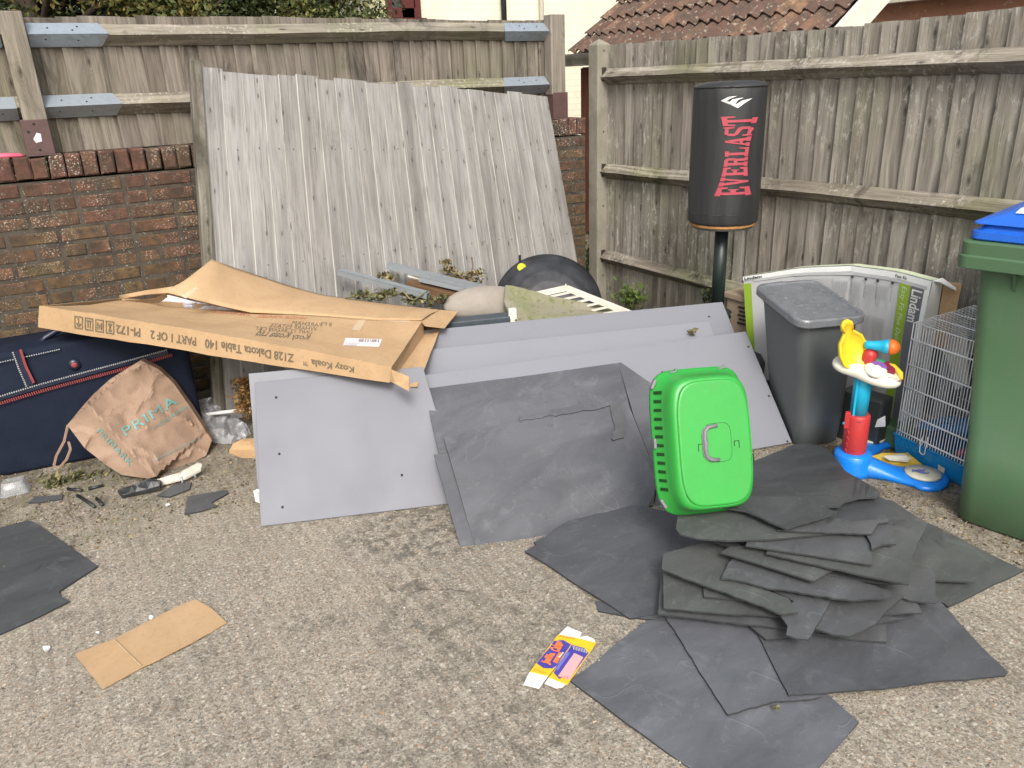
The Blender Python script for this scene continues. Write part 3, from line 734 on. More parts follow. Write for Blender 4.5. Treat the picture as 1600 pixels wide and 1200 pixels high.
c = PY(787, 10, YH - .08); mb = MB(); mb.tube([(c.x, c.y, 0), (c.x, c.y, 5.6)], .035, 12); mb.build('downpipe', M['black_pipe'], hs)
c = PY(846, 10, YH - .06); mb = MB(); mb.tube([(c.x, c.y, 0), (c.x, c.y, 5.6)], .03, 12); mb.build('waste_pipe', M['curtain'], hs)
mb = MB(); mb.hexa([(hx - .3 + (7.8 if k & 1 else 0), YH - .4 + (5.8 if k & 2 else 0), 5.8 + (.16 if k & 4 else 0)) for k in range(8)]); mb.build('roof', M['roof_tile'], hs)

XR = 5.0
def roofpt(y, s):   # s: metres up the slope
    return Vector((XR + s * .80, y, ZR + s * .60))
e0 = PX(893, 86, XR); ZR = e0.z; yA = e0.y; yB = PX(1290, 38, XR).y - .15
shed = thing('tiled_outhouse', (XR + 1, (yA + yB) / 2, 0), 'low outhouse with a lichened brown pantile roof behind the right fence', 'outbuilding')
mb = MB(); cw = .135; rows = 12; rl = .25
ny = int((yA - yB) / cw)
for i in range(rows):
    for j in range(ny):
        y1 = yA - j * cw; rn = R.random(); V = []; K = 7; lift = R.uniform(0, .008)
        for e in (0, 1):
            s = i * rl + (rl + .04) * e - (R.uniform(0, .012) if e == 0 else 0)
            for k in range(K):
                t_ = k / (K - 1); hh = .024 * math.sin(t_ * math.pi * 2 + .4) + (.045 if e == 0 else .012) + lift
                p = roofpt(y1 - t_ * cw * 1.04, s); V.append(p + Vector((-.6, 0, .8)) * hh)
        V2 = [p - Vector((-.6, 0, .8)) * .014 for p in V[:K]]
        V += V2
        Fc = [(k, k + 1, K + k + 1, K + k) for k in range(K - 1)] + [(2 * K + k, 2 * K + k + 1, k + 1, k) for k in range(K - 1)]
        mb.add(V, Fc, None, rn, False)
rt = mb.build('roof', M['roof_tile'], shed)
mb = MB()
D = rows * rl
mb.hexa([roofpt(yA - .02 if k & 1 else yB + .02, D if k & 2 else 0) + Vector((-.6, 0, .8)) * (-.02 if k & 4 else -.07) for k in range(8)]); mb.build('roof_deck', M['bin_dark'], rt)
mb = MB(); mb.beam(roofpt(yB - .02, -.05) + Vector((0, 0, .0)), roofpt(yB - .02, D), .05, .17, (0, 0, 1)); mb.build('bargeboard', M['cream_plastic'], rt)
mb = MB(); mb.tube([(XR - .06, yA + .05, ZR - .05), (XR - .06, yB - .1, ZR - .07)], .06, 12); mb.build('gutter', M['black_pipe'], shed)
mb = MB(); mb.box((XR + 1.3, (yA + yB) / 2, (ZR - .1) / 2), (2.4, yA - yB - .1, ZR - .14)); mb.build('wall', M['red_wood'], shed)
mb = MB()
for i in range(int((yA - yB) / .14)):
    mb.box((XR + .085, yA - .12 - i * .14, .86), (.02, .132, ZR - .16), long=2)
mb.build('cladding', M['red_wood'], shed)
c = PX(1400, 12, 9.5)
bh = thing('brick_house', (9.5, 3, 0), 'distant red brick house wall with a cream fascia at the top right corner', 'house')
mb = MB(); mb.box((11.5, 3.0, (c.z + .05) / 2), (4, 9, c.z + .05)); mb.build('wall', dirty('far_brick', (.30, .15, .10), (.20, .11, .08), .9, 3, .6, spots=(.4, .36, .3), spot_scale=14, spot_th=.62), bh)
mb = MB(); mb.box((9.42, 3.0, c.z + .11), (.14, 9.2, .12)); mb.build('fascia', M['cream_plastic'], bh)
mb = MB(); mb.hexa([(9.3 + (5 if k & 1 else 0), -1.6 + (9.2 if k & 2 else 0), c.z + .18 + (1.6 if k & 1 else 0) + (.12 if k & 4 else 0)) for k in range(8)]); mb.build('roof', M['roof_tile'], bh)

def leaves(mb, pts, size, rr, flat_=.0, rn=None):
    for p in pts:
        a = Vector((rr.gauss(0, 1), rr.gauss(0, 1), rr.gauss(0, 1))).normalized(); b = a.orthogonal().normalized(); b = Matrix.Rotation(rr.uniform(0, 6.28), 3, a) @ b; c = a.cross(b)
        s = size * rr.uniform(.6, 1.4); p = Vector(p)
        mb.add([p - b * s * .5, p + c * s * .3 + a * s * .08, p + b * s * .55, p - c * s * .3 + a * s * .08], [(0, 1, 2, 3)], None, rr.random() if rn is None else min(1, max(0, rn(p) + rr.uniform(-.3, .3))))
def tree(name, x, y, h, rx, mat_, label, seed, nl=42000, leaf=.042):
    rr = random.Random(seed)
    t_ = thing(name, (x, y, 0), label, 'tree', 'trees behind the left fence')
    tk = MB(); tk.tube([(x, y, 0), (x + .05, y, h * .35), (x, y + .05, h * .7), (x, y, h * .93)], [.14, .11, .07, .02], 10)
    blobs = []
    for i in range(90):
        zz = (rr.uniform(.28, .62) if i % 2 else rr.uniform(.2, .97)) * h; sp = rx * (1 - .55 * max(0, zz / h - .5) / .5) * rr.uniform(.25, .95); an = rr.uniform(0, 6.28)
        c = Vector((x + math.cos(an) * sp, y + math.sin(an) * sp * .8, zz)); blobs.append((c, rr.uniform(.28, .55) * rx * .62))
        tk.tube([(x, y, zz * .72), (c + Vector((x, y, zz * .8))) * .5, c], [.035, .022, .008], 6)
    tk.build('trunk', M['bark'], t_)
    mb = MB(); pts = []
    for i in range(nl):
        c, r_ = blobs[rr.randrange(len(blobs))]
        d = Vector((rr.gauss(0, 1), rr.gauss(0, 1), rr.gauss(0, 1))).normalized() * r_ * (rr.random() ** .35) * (1 + .3 * noise.noise(c * 3 + Vector((rr.random(),) * 3)))
        pts.append(c + d)
    leaves(mb, pts, leaf, rr, rn=lambda p: .5 + .75 * noise.noise(p * 1.6))
    mb.build('crown', mat_, t_)
def at_px(px, y): return PY(px, 15, y).x
tree('evergreen_tree', at_px(40, 7.2), 7.2, 4.4, 1.25, M['hedge'], 'bushy olive green tree at the far left behind the fence top', 1)
tree('evergreen_tree', at_px(235, 7.6), 7.6, 4.6, 1.3, M['hedge'], 'yellow tinged dense tree in the middle of the three behind the left fence', 2)
tree('evergreen_tree', at_px(395, 8.0), 8.0, 4.9, 1.2, M['hedge'], 'green tree behind the left fence between the yellowing tree and the dark loose one', 3)
tree('evergreen_tree', at_px(492, 8.4), 8.4, 5.0, .95, M['hedge_dark'], 'darkest tree with sky gaps, beside the cream house corner', 4, nl=8500)
# ragged dead stems growing by the outhouse roof verge
# ---------------------------------------------------------------- grey boards
def board(tl, tr, br, bl, label, m, th=.016, holes=(), grp='large grey melamine boards'):
    tl, tr, br, bl = map(Vector, (tl, tr, br, bl)); n = (tr - tl).cross(bl - tl).normalized()
    if n.dot(CAM - tl) < 0: n = -n
    bot = min((bl, br), key=lambda p: p.z)
    t_ = thing('melamine_board', bot, label, 'board', grp)
    mb = MB(); f = [bl, br, tr, tl]; V = [p + n * th / 2 for p in f] + [p - n * th / 2 for p in f]
    mb.add(V, [(0, 1, 2, 3), (7, 6, 5, 4), (0, 4, 5, 1), (1, 5, 6, 2), (2, 6, 7, 3), (3, 7, 4, 0)])
    mb.build('panel', m, t_, bevel=.0012, bseg=1)
    if holes:
        hb = MB()
        for (px, py) in holes:
            p = PP(px, py, tl, n) + n * (th / 2 + .0004); x = (tr - tl).normalized()
            hb.lathe([(.0055, -.001), (.0055, .0006)], frame(p, x, n.cross(x).normalized(), n), 10)
        hb.build('screw_hole', M['dark_nail'], t_)
    return t_, n
A1 = G(408, 823); d1 = Vector((.930, -.368, 0)); nh1 = Vector((.368, .930, 0))
s1 = nh1 * .384 + Vector((0, 0, .463))
TL1 = A1 + s1; L1 = .83
b1, n1 = board(TL1, TL1 + d1 * .70, A1 + d1 * .80, A1, 'lowest front grey board, its clean left end showing under the long cardboard box', M['grey_board'], holes=[(432, 622), (437, 710), (442, 793), (628, 743)])
B2 = G(1236, 694) + Vector((0, 0, .006)); d2 = Vector((.965, -.261, 0)); nh2 = Vector((.261, .965, 0)); s2 = nh2 * .435 + Vector((0, 0, .404))
b2, n2 = board(B2 + s2 - d2 * 1.78, B2 + s2, B2, B2 - d2 * 1.5, 'grey board running under the dark mats to a slanting end beside the grey dustbin', M['grey_board3'], holes=[(1168, 543), (1200, 620), (1229, 691), (1034, 583)])
TR4 = Vector((2.90, 2.749, .497)); TL4 = Vector((1.33, 3.342, .492)); dn4 = (nh2 * -.42 + Vector((0, 0, -.40)))
b4, n4 = board(TL4, TR4, TR4 + dn4, TL4 + dn4, 'rearmost grey board with a white ring cap, its top edge highest', M['grey_board2'], holes=[(777, 551), (948, 533), (1107, 496)])
mb = MB(); p = PP(723, 558, TL4, n4) + n4 * .011; x = (TR4 - TL4).normalized(); Mx = frame(p, x, n4.cross(x).normalized(), n4)
mb.lathe([(.021, -.004), (.021, .003), (.018, .0055), (.0155, .003), (.015, .0)], Mx, 28); mb.build('ring_cap', M['white'], b4)
TR3 = PX(1107, 503, 2.74) ; TL3 = TR3 - Vector((.94, -.34, 0)).normalized() * 1.55
b3, n3 = board(TL3, TR3, TR3 + dn4 * .9, TL3 + dn4 * .9, 'pale grey board with a dead leaf on it, sandwiched between the rear and front boards', M['grey_board3'])
TL5 = PY(389, 584, TL1.y + .045); BL5 = G(405, 786)
b5, n5 = board(TL5, TL5 + d1 * .45, BL5 + d1 * .45, BL5, 'grey board peeping out left of the lowest front board, below the cardboard box', M['grey_board2'])
mb = MB(); mb.box(PY(404, 775, BL5.y - .03) + Vector((0, 0, 0)), (.02, .03, .05), .4); mb.build('corner_cap', M['white'], b5)

# ---------------------------------------------------------------- dark foam mats
M['foam_edge'] = dirty('foam_edge', (.026, .028, .03), (.04, .042, .046), .85, 30, .5)
MATS = 'dark grey foam mats dumped in a heap'
def foam(poly, surf, label, m='foam', th=.006, jag=0, wob=0, name='foam_mat', down=None, crumple=0, dn=3.0, step=26):
    mb = sheet(poly, surf, th, down=down, jag=max(jag * 1.15, .12), wob=wob, crumple=crumple, dn=dn, step=step, edge=True)
    o = mb.build(name, M[m], m2=M['foam_edge']); tag(o, label, 'foam mat', MATS); return o
# two leaning mats: plane through the kerb line on the ground and the board faces
pa = G(718, 853); pb = PP(662, 607, B2, n2) + n2 * .012; pc = PP(966, 567, B2, n2) + n2 * .012
nm = (pb - pa).cross(pc - pa).normalized()
if nm.dot(CAM - pa) < 0: nm = -nm
def plane_surf(p0, n, off=0.0, wv=0.0):
    def f(x, y, d):
        p = PP(x, y, p0 + n * (off + d), n)
        if wv: p = p + n * wv * noise.noise(p * 4)
        return p
    return f
foam([(662, 608, 0), (800, 590, 0), (966, 567, 0), (985, 640, 0), (1028, 748, 0), (1020, 790, 0), (900, 840, 0), (740, 853, 0), (718, 853, 0), (684, 700, 0)], plane_surf(pa, nm, .0, .004), 'largest leaning dark mat with the level top edge resting on the pale grey boards', 'foam_light')
foam([(966, 567, 0), (970, 566, 0), (1040, 615, 0), (1075, 640, 0), (1080, 800, 0), (1022, 800, 0), (1028, 748, 0), (990, 650, 0)], plane_surf(pa, nm, -.004, .003), 'leaning dark mat folded down behind the green pet carrier', 'foam_light')
foam([(678, 710, 0), (720, 706, 0), (850, 700, 0), (850, 850, 0), (748, 851, 0), (719, 854, 0)], plane_surf(pa, nm, .006), 'narrow strip of dark mat sticking out left from under the torn leaning mat', 'foam_light')
foam([(693, 683, 0), (810, 658, 0), (910, 642, 0), (968, 630, 0), (985, 668, 0), (1028, 755, 0), (1010, 800, 0), (930, 835, 0), (826, 848, 0), (750, 857, -.012), (742, 852, -.01)], plane_surf(pa, nm, .020, .005), 'front leaning dark mat with pale patches and creases, propped on a bigger one', 'foam_light')
foam([(811, 651, 0), (830, 648, 0), (900, 634, 0), (963, 625, 0), (966, 632, 0), (900, 644, 0), (812, 658, 0)], plane_surf(pa, nm, .026), 'thin torn foam strip lying along the top of the front leaning mat', 'foam_light', jag=2, th=.003, name='foam_scrap', step=9)
foam([(952, 632, 0), (966, 626, 0), (974, 640, 0), (979, 672, 0), (975, 684, 0), (958, 688, 0), (955, 684, 0), (961, 672, 0)], plane_surf(pa, nm, .027), 'curled tongue of foam hanging at the upper right of the front leaning mat', 'foam', jag=1.2, th=.004, name='foam_scrap', step=8)
foam([(930, 938), (985, 948), (1040, 942), (1080, 950), (1060, 970), (1000, 966), (934, 954)], SZ(.007), 'sliver of mat showing under the flat mat left of the heap', 'foam_mid')
foam([(820, 861, 0), (838, 851, 0), (834, 846, 0), (850, 838, .0), (927, 787, .012), (945, 784, .014), (1000, 790, .016), (1050, 800, .012), (1180, 830, .01), (1150, 930, 0), (1034, 920, 0), (1028, 957, 0), (984, 965, 0)], SZ(.014), 'flat dark mat left of the heap, below the leaning mats', 'foam_mid', wob=.010)
foam([(890, 1062), (1010, 969), (1060, 950), (1200, 990), (1290, 1080), (1342, 1128), (1240, 1240), (1120, 1225), (1085, 1203), (980, 1132)], SZ(.008), 'biggest flat mat at the bottom edge of the photo, nearest the camera', 'foam_pale', wob=.012)
foam([(1040, 962), (1060, 940), (1200, 950), (1260, 1060), (1283, 1087), (1262, 1092), (1215, 1096), (1137, 1115), (1090, 1045)], SZ(.018), 'flat mat with a torn front edge, between the nearest mat and the heap', 'foam_pale', wob=.010, jag=1.3)
foam([(1178, 980), (1150, 930), (1250, 880), (1400, 880), (1440, 905), (1478, 950), (1560, 1035), (1575, 1050), (1570, 1056), (1470, 1062), (1378, 1077), (1300, 1080), (1232, 1086)], SZ(.026), 'wide flat mat reaching out right of the heap with one pointed corner', 'foam_mid', wob=.009, jag=1.0)
foam([(1330, 780), (1393, 780), (1440, 812), (1500, 842), (1600, 890), (1482, 948), (1420, 905), (1300, 900)], SZ(.010), 'farthest right mat, streaked with pale dirt, pointing at the green bin', 'foam_green', wob=.008)
foam([(1330, 790), (1448, 838), (1500, 880), (1522, 909), (1440, 905), (1330, 895)], SZ(.034), 'triangular mat corner under the right side of the heap', 'foam_green', wob=.004)
foam([(1250, 985), (1290, 960), (1380, 960), (1384, 975), (1385, 1003), (1330, 998)], SZ(.034), 'lowest small mat piece at the front of the heap', 'foam', wob=.004)
foam([(1300, 950), (1365, 955), (1398, 965), (1414, 967), (1372, 974), (1300, 975)], SZ(.042), 'thin pointed sliver at the front right of the heap', 'foam', wob=.004, name='foam_scrap')
foam([(1300, 930), (1380, 905), (1412, 930), (1435, 945), (1441, 957), (1340, 962), (1290, 960)], SZ(.050), 'torn mat piece poking out at the right front of the heap', 'foam', wob=.004, jag=1.2)
foam([(1165, 972), (1180, 950), (1260, 950), (1250, 985), (1228, 995), (1197, 999), (1180, 985)], SZ(.036), 'small broken mat corner low at the heap front', 'foam', wob=.003)
foam([(1038, 880), (1033, 900), (1028, 959), (1100, 966), (1160, 975), (1232, 981), (1290, 985), (1300, 920), (1200, 880)], SZ(.046), 'lowest of the two straight edged mats at the left front of the heap', 'foam', jag=1.4, wob=.003)
foam([(1240, 905), (1333, 880), (1370, 885), (1461, 890), (1462, 942), (1421, 938), (1332, 904)], SZ(.058), 'square ended mat at the right of the heap below the broad cracked one', 'foam', wob=.003)
foam([(1036, 893), (1037, 950), (1120, 957), (1225, 963), (1300, 966), (1330, 900), (1200, 870), (1060, 870)], SZ(.064), 'upper of the two straight edged mats at the left front of the heap', 'foam_green', jag=.8, wob=.003)
foam([(1270, 980), (1296, 930), (1340, 900), (1413, 931), (1385, 955), (1367, 976), (1327, 994), (1300, 990)], SZ(.070), 'pale creased mat corner at the front of the heap', 'foam', wob=.004, jag=.7)
foam([(1098, 905), (1100, 931), (1170, 938), (1240, 925), (1200, 890)], SZ(.072), 'short mat piece tucked under the long green tinged mat', 'foam_green', wob=.003)
foam([(1220, 963, 0), (1240, 940, 0), (1190, 915, 0), (1160, 905, 0), (1250, 890, 0), (1320, 905, 0), (1299, 937, 0), (1280, 970, 0), (1262, 998, -.008), (1244, 996, -.006), (1229, 990, -.004), (1231, 978, 0)], SZ(.082), 'mat piece with a drooping tail and round dent, front of the heap', 'foam', wob=.007, jag=1.0, crumple=.003)
foam([(1037, 864), (1034, 888), (1125, 922), (1222, 960), (1247, 956), (1232, 935), (1212, 928), (1190, 920), (1160, 910), (1180, 860), (1100, 848)], SZ(.092), 'long green tinged mat with a ragged tear, left side of the heap', 'foam_green', wob=.005, jag=1.0)
foam([(1127, 903), (1138, 880), (1160, 860), (1300, 870), (1332, 903), (1393, 925), (1392, 934), (1330, 937), (1300, 934), (1262, 927), (1225, 921), (1200, 920), (1180, 914), (1155, 907)], SZ(.102), 'mat with a torn wavy front edge across the middle of the heap', 'foam', wob=.004, jag=1.6)
foam([(1300, 885), (1330, 875), (1420, 905), (1420, 912), (1380, 911), (1280, 897), (1270, 890)], SZ(.104), 'thin mat layer showing below the broad cracked mat', 'foam', wob=.003)
foam([(1114, 846), (1180, 838), (1300, 845), (1260, 873), (1232, 883), (1170, 865)], SZ(.112), 'narrow pointed mat under the long bright edged one', 'foam', wob=.003)
foam([(1126, 863), (1138, 856), (1230, 845), (1310, 885), (1272, 908), (1200, 886)], SZ(.120), 'mat with a bright straight cut edge in the middle of the heap', 'foam_green', wob=.003)
foam([(1197, 865), (1202, 857), (1240, 820), (1310, 785), (1372, 780), (1410, 800), (1451, 817), (1437, 843), (1426, 870), (1424, 890), (1420, 914), (1300, 888)], SZ(.132), 'broad cracked mat fanning out to the right near the top of the heap', 'foam_green', wob=.004, jag=.8)
foam([(1165, 853), (1168, 845), (1215, 838), (1310, 825), (1358, 838), (1362, 860), (1363, 882), (1265, 867)], SZ(.141), 'smooth wedge of mat lying on the broad cracked mat', 'foam', wob=.003)
foam([(1361, 850), (1340, 810), (1390, 790), (1400, 850), (1378, 851), (1362, 858)], SZ(.149), 'torn flap curling at the right of the heap top', 'foam', wob=.003, jag=1.6)
foam([(1056, 826), (1062, 834), (1090, 841), (1140, 845), (1200, 843), (1303, 832), (1330, 815), (1260, 795), (1120, 790), (1060, 800)], SZ(.150), 'curved mat directly under the green pet carrier', 'foam_green', wob=.003)
foam([(1215, 828), (1262, 820), (1385, 811), (1389, 815), (1372, 818), (1362, 834), (1300, 832)], SZ(.157), 'thin tapering mat shard on the heap top', 'foam', wob=.002, jag=1.0)
foam([(1240, 812), (1285, 785), (1345, 762), (1388, 782), (1396, 800), (1398, 820), (1340, 815), (1262, 820)], SZ(.150), 'dark mat behind the heap top, right of the pet carrier', 'foam_dark', wob=.003)
foam([(1100, 770), (1178, 720), (1242, 694), (1262, 692), (1295, 702), (1320, 735), (1376, 768), (1372, 776), (1342, 778), (1320, 784), (1312, 791), (1285, 792), (1309, 800), (1228, 826), (1165, 798), (1110, 790)], lambda x, y, d: G(x, y, .242 if y > 760 else .02 + (.222) * max(0, (y - 692) / 68)), 'topmost mat sloping back beside the carrier towards the dustbin foot', 'foam_dark', jag=.9, wob=.003)
foam([(-60, 822), (0, 824), (44, 813), (58, 818), (153, 884), (92, 924), (96, 933), (109, 939), (50, 968), (0, 990), (-70, 1016), (-140, 930)], SZ(.008), 'lone dark mat cut off by the left edge of the photo', 'foam_dark', wob=.004, name='foam_mat')
for poly, lab in (([(288, 803), (293, 775), (355, 765), (357, 770), (330, 785), (340, 790), (312, 799)], 'forked scrap of dark foam lying left of the grey boards'),
                  ([(245, 774), (270, 758), (299, 753), (296, 764), (265, 776)], 'boat shaped dark foam scrap below the paper bag'),
                  ([(43, 785), (55, 776), (98, 773), (97, 779), (60, 785)], 'flat dark foam scrap beside the clear plastic tub')):
    foam(poly, SZ(.008), lab, th=.006, name='foam_scrap', step=9)
for (a, b, lab) in (((121, 774), (148, 792), 'thin black plastic stick on the concrete'), ((151, 779), (160, 789), 'short black plastic stub beside the thin stick'), ((106, 764), (128, 766), 'dark tube end among the dead leaves'), ((138, 764), (162, 758), 'dark angled tube end nearer the paper bag')):
    mb = MB(); mb.tube([G(*a, .008), G(*b, .008)], .007, 8); tag(mb.build('plastic_stick', M['black_plastic']), lab, 'plastic scrap')

# ---------------------------------------------------------------- long cardboard box
UP = Vector((0, 0, 1))
FLb, FRb = Vector((-.104, 3.89, .68)), Vector((1.09, 2.83, .46))
FLt = PP(62, 478, FLb, Vector((.66, .75, 0))) ; FRt = PP(611, 573, FRb, Vector((.66, .75, 0)))
FLb = PP(60, 511, FLb, Vector((.66, .75, 0))); FRb = PP(608, 598, FRb, Vector((.66, .75, 0)))
BRt = G(660, 500, .56); BLt = PY(190, 466, 4.31)
down = Vector((0, 0, -.088)); BRb = BRt + down; BLb = BLt + down
cb = thing('cardboard_box', FRb, 'long flat brown cardboard box torn open on top, lying across the suitcase and grey boards', 'cardboard box')
# wavy front face and top panel as one folded sheet
mb = MB(); N = 26; V = []; Fc = []
def fr(t_, top):
    a, b = (FLt, FRt) if top else (FLb, FRb)
    p = a.lerp(b, t_); sag = .012 * math.sin(math.pi * t_)
    p = p + Vector((0, 0, (.012 if top else -.006) * math.sin(math.pi * t_ * 1.0) - (.022 * math.exp(-((t_ - .33) / .1) ** 2) * 0 if top else 0)))
    if not top and .28 < t_ < .5: p = p + Vector((0, 0, .008 * math.sin((t_ - .28) / .22 * math.pi)))
    return p + .0035 * noise.noise_vector(p * 7)
BK = [(190, 469, .655), (230, 475, .655), (262, 479, .65), (300, 482, .642), (367, 486, .625), (520, 494, .59), (660, 500, .56)]
def bk(t_):
    px = 190 + 470 * t_
    for a, b in zip(BK, BK[1:]):
        if a[0] <= px <= b[0] + 1e-6:
            k = (px - a[0]) / (b[0] - a[0]); return G(px, a[1] + (b[1] - a[1]) * k, a[2] + (b[2] - a[2]) * k)
    return BRt
NJ = 7
for i in range(N + 1):
    t_ = i / N; V.append(fr(t_, False)); f0 = fr(t_, True); b0 = bk(t_)
    for j in range(NJ + 1):
        s = j / NJ; p = f0.lerp(b0, s)
        if 0 < j: p = p + .007 * noise.noise_vector(p * 6) * min(1, s * 3) + Vector((0, 0, -.012 * math.sin(math.pi * s)))
        V.append(p)
W_ = NJ + 2
for i in range(N):
    for j in range(W_ - 1): Fc.append((i * W_ + j, (i + 1) * W_ + j, (i + 1) * W_ + j + 1, i * W_ + j + 1))
mb.add(V, Fc)
body = mb.build('box_body', M['card'], cb)
so = body.modifiers.new('Solidify', 'SOLIDIFY'); so.thickness = .004; so.offset = -1
mb = MB(); mb.add([FLb, FRb, BRb, BLb, FLb + UP * .004, FRb + UP * .004, BRb + UP * .004, BLb + UP * .004], [(0, 3, 2, 1), (4, 5, 6, 7), (0, 1, 5, 4), (1, 2, 6, 5), (2, 3, 7, 6), (3, 0, 4, 7)]); mb.build('box_base', M['card_in'], cb)
mb = MB(); mb.add([FLb, BLb, BLt, FLt], [(0, 1, 2, 3)]); mb.add([BLb, BRb, BRt, BLt], [(0, 1, 2, 3)]); mb.add([FRb, BRb, BRt + Vector((0, 0, -.003)), FRt], [(0, 1, 2, 3)])
o = mb.build('box_side', M['card'], cb); so = o.modifiers.new('Solidify', 'SOLIDIFY'); so.thickness = .005; so.offset = 0
mb = MB(); mb.add([FLb.lerp(BLb, a) .lerp(FRb.lerp(BRb, a), b) + UP * z for z in (.012, .052) for a in (.12, .97) for b in (.05, .97)], [(0, 1, 3, 2), (4, 6, 7, 5), (0, 4, 5, 1), (1, 5, 7, 3), (3, 7, 6, 2), (2, 6, 4, 0)]); mb.build('foam_packing', M['foam_white'], cb, bevel=.004)
mb = sheet([(196, 470, .64), (240, 468, .64), (262, 461, .66), (300, 470, .645), (368, 485, .61), (330, 492, .59), (260, 486, .60), (215, 478, .62)], SZ(-.012), .012, step=9, down=(0, 0, -1), crumple=.004); mb.build('foam_sheet', M['foam_white'], cb)
mb = sheet([(190, 470, .655), (243, 466, .67), (258, 457, .72), (262, 463, .70), (248, 472, .64), (210, 474, .64)], SZ(-.006), .004, step=7, down=(0, 0, -1)); mb.build('inner_panel', M['card_in'], cb)
# raised rear flap, a curved sheet
near = [(186, 467, .665), (225, 461, .70), (262, 457, .735), (312, 469, .70), (352, 479, .665), (392, 487, .632), (455, 491, .612), (520, 494, .597), (590, 498, .58), (658, 500, .566)]
far = [(188, 463, .67), (228, 455, .71), (276, 446, .76), (331, 405, .83), (365, 417, .765), (405, 431, .705), (455, 447, .645), (505, 461, .60), (600, 474, .565), (690, 484, .545)]
mb = MB(); V = []; NR = 6
for (a, b) in zip(near, far):
    A_, B_ = G(*a), G(*b)
    for j in range(NR + 1):
        s = j / NR; p = A_.lerp(B_, s); p = p + .006 * noise.noise_vector(p * 6) + Vector((0, 0, .012 * math.sin(math.pi * s))); V.append(p)
Fc = [(i * (NR + 1) + j, (i + 1) * (NR + 1) + j, (i + 1) * (NR + 1) + j + 1, i * (NR + 1) + j + 1) for i in range(len(near) - 1) for j in range(NR)]
mb.add(V, Fc, None, .4, True); o = mb.build('rear_flap', M['card'], cb); so = o.modifiers.new('Solidify', 'SOLIDIFY'); so.thickness = .005; so.offset = -1
ss = o.modifiers.new('Subsurf', 'SUBSURF'); ss.subdivision_type = 'SIMPLE'; ss.levels = ss.render_levels = 1
def flap(pts, name='end_flap', m='card'):
    mb = sheet(pts, SZ(0), .005, step=14, crumple=.002); return mb.build(name, M[m], cb)
flap([(658, 501, .560), (688, 484, .548), (716, 487, .535), (695, 512, .525), (664, 508, .55)])
flap([(664, 508, .49), (689, 512, .50), (652, 603, .41), (637, 604, .405), (615, 590, .455)], m='card')
flap([(611, 577, .535), (639, 589, .50), (639, 611, .46), (609, 596, .475)])
# taped seam, label and printing
nt = lambda a, b, c, d: quadmap(a, b, c, d)
def topq(px0, py0, px1, py1, px2, py2, px3, py3, lift=.006):
    def z(px, py):
        # follow the top panel by intersecting its mean plane
        n_ = (FRt - FLt).cross(BRt - FRt).normalized(); 
        if n_.z < 0: n_ = -n_
        p = PP(px, py, FRt.lerp(BRt, .5), n_); return p + n_ * lift
    return quadmap(z(px0, py0), z(px1, py1), z(px2, py2), z(px3, py3))
def fit(place, off=.0035):
    """snap decal points on to the box body along the local up direction"""
    dg = bpy.context.evaluated_depsgraph_get(); ev = body.evaluated_get(dg); inv = body.matrix_world.inverted()
    def f(u, v):
        p = place(u, v); org = ORG[cb.name]; d_ = (p - CAM).normalized()
        ok, loc, nn, _ = ev.ray_cast(CAM - org, d_)
        if ok:
            return loc + org - d_ * off
        return p
    return f
bpy.context.view_layer.update()
def pxq(a, b, c, d):
    a, b, c, d = [Vector((*q, 0)) for q in (a, b, c, d)]
    def f(u, v):
        q = (a * (1 - u) + b * u) * (1 - v) + (d * (1 - u) + c * u) * v
        return CAM + ray(q.x, q.y).normalized() * 4
    return f
tx = MB()
def tbox(s, a, b, c, d, **k): text_on(s, fit(pxq(a, b, c, d)), tx, cuts=2, **k)
def fpx(x, lo):   # y pixel of the front face at column x ; lo 0 = top edge 1 = bottom edge
    yt = 478 + (573 - 478) * (x - 62) / 549 - 6 * math.sin(math.pi * (x - 62) / 549); yb = 511 + (598 - 511) * (x - 60) / 548 + 2 * math.sin(math.pi * (x - 62) / 549)
    return yt + (yb - yt) * lo
def ftext(s, xs, xe, lo=.34, hi=.72, **k):   # starts at xs (right) and runs left, upside down
    tbox(s, (xs, fpx(xs, lo)), (xe, fpx(xe, lo)), (xe, fpx(xe, hi)), (xs, fpx(xs, hi)), **k)
ftext('Kozy Koala', 553, 486, .32, .74, bold=.02); ftext('TM', 481, 474, .58, .78)
ftext('Z128 Dakota Table 140', 459, 320, .33, .72, bold=.02)
ftext('PART 1 OF 2', 306, 235, .34, .70, bold=.02); ftext('PI-172', 219, 181, .33, .71, bold=.02)
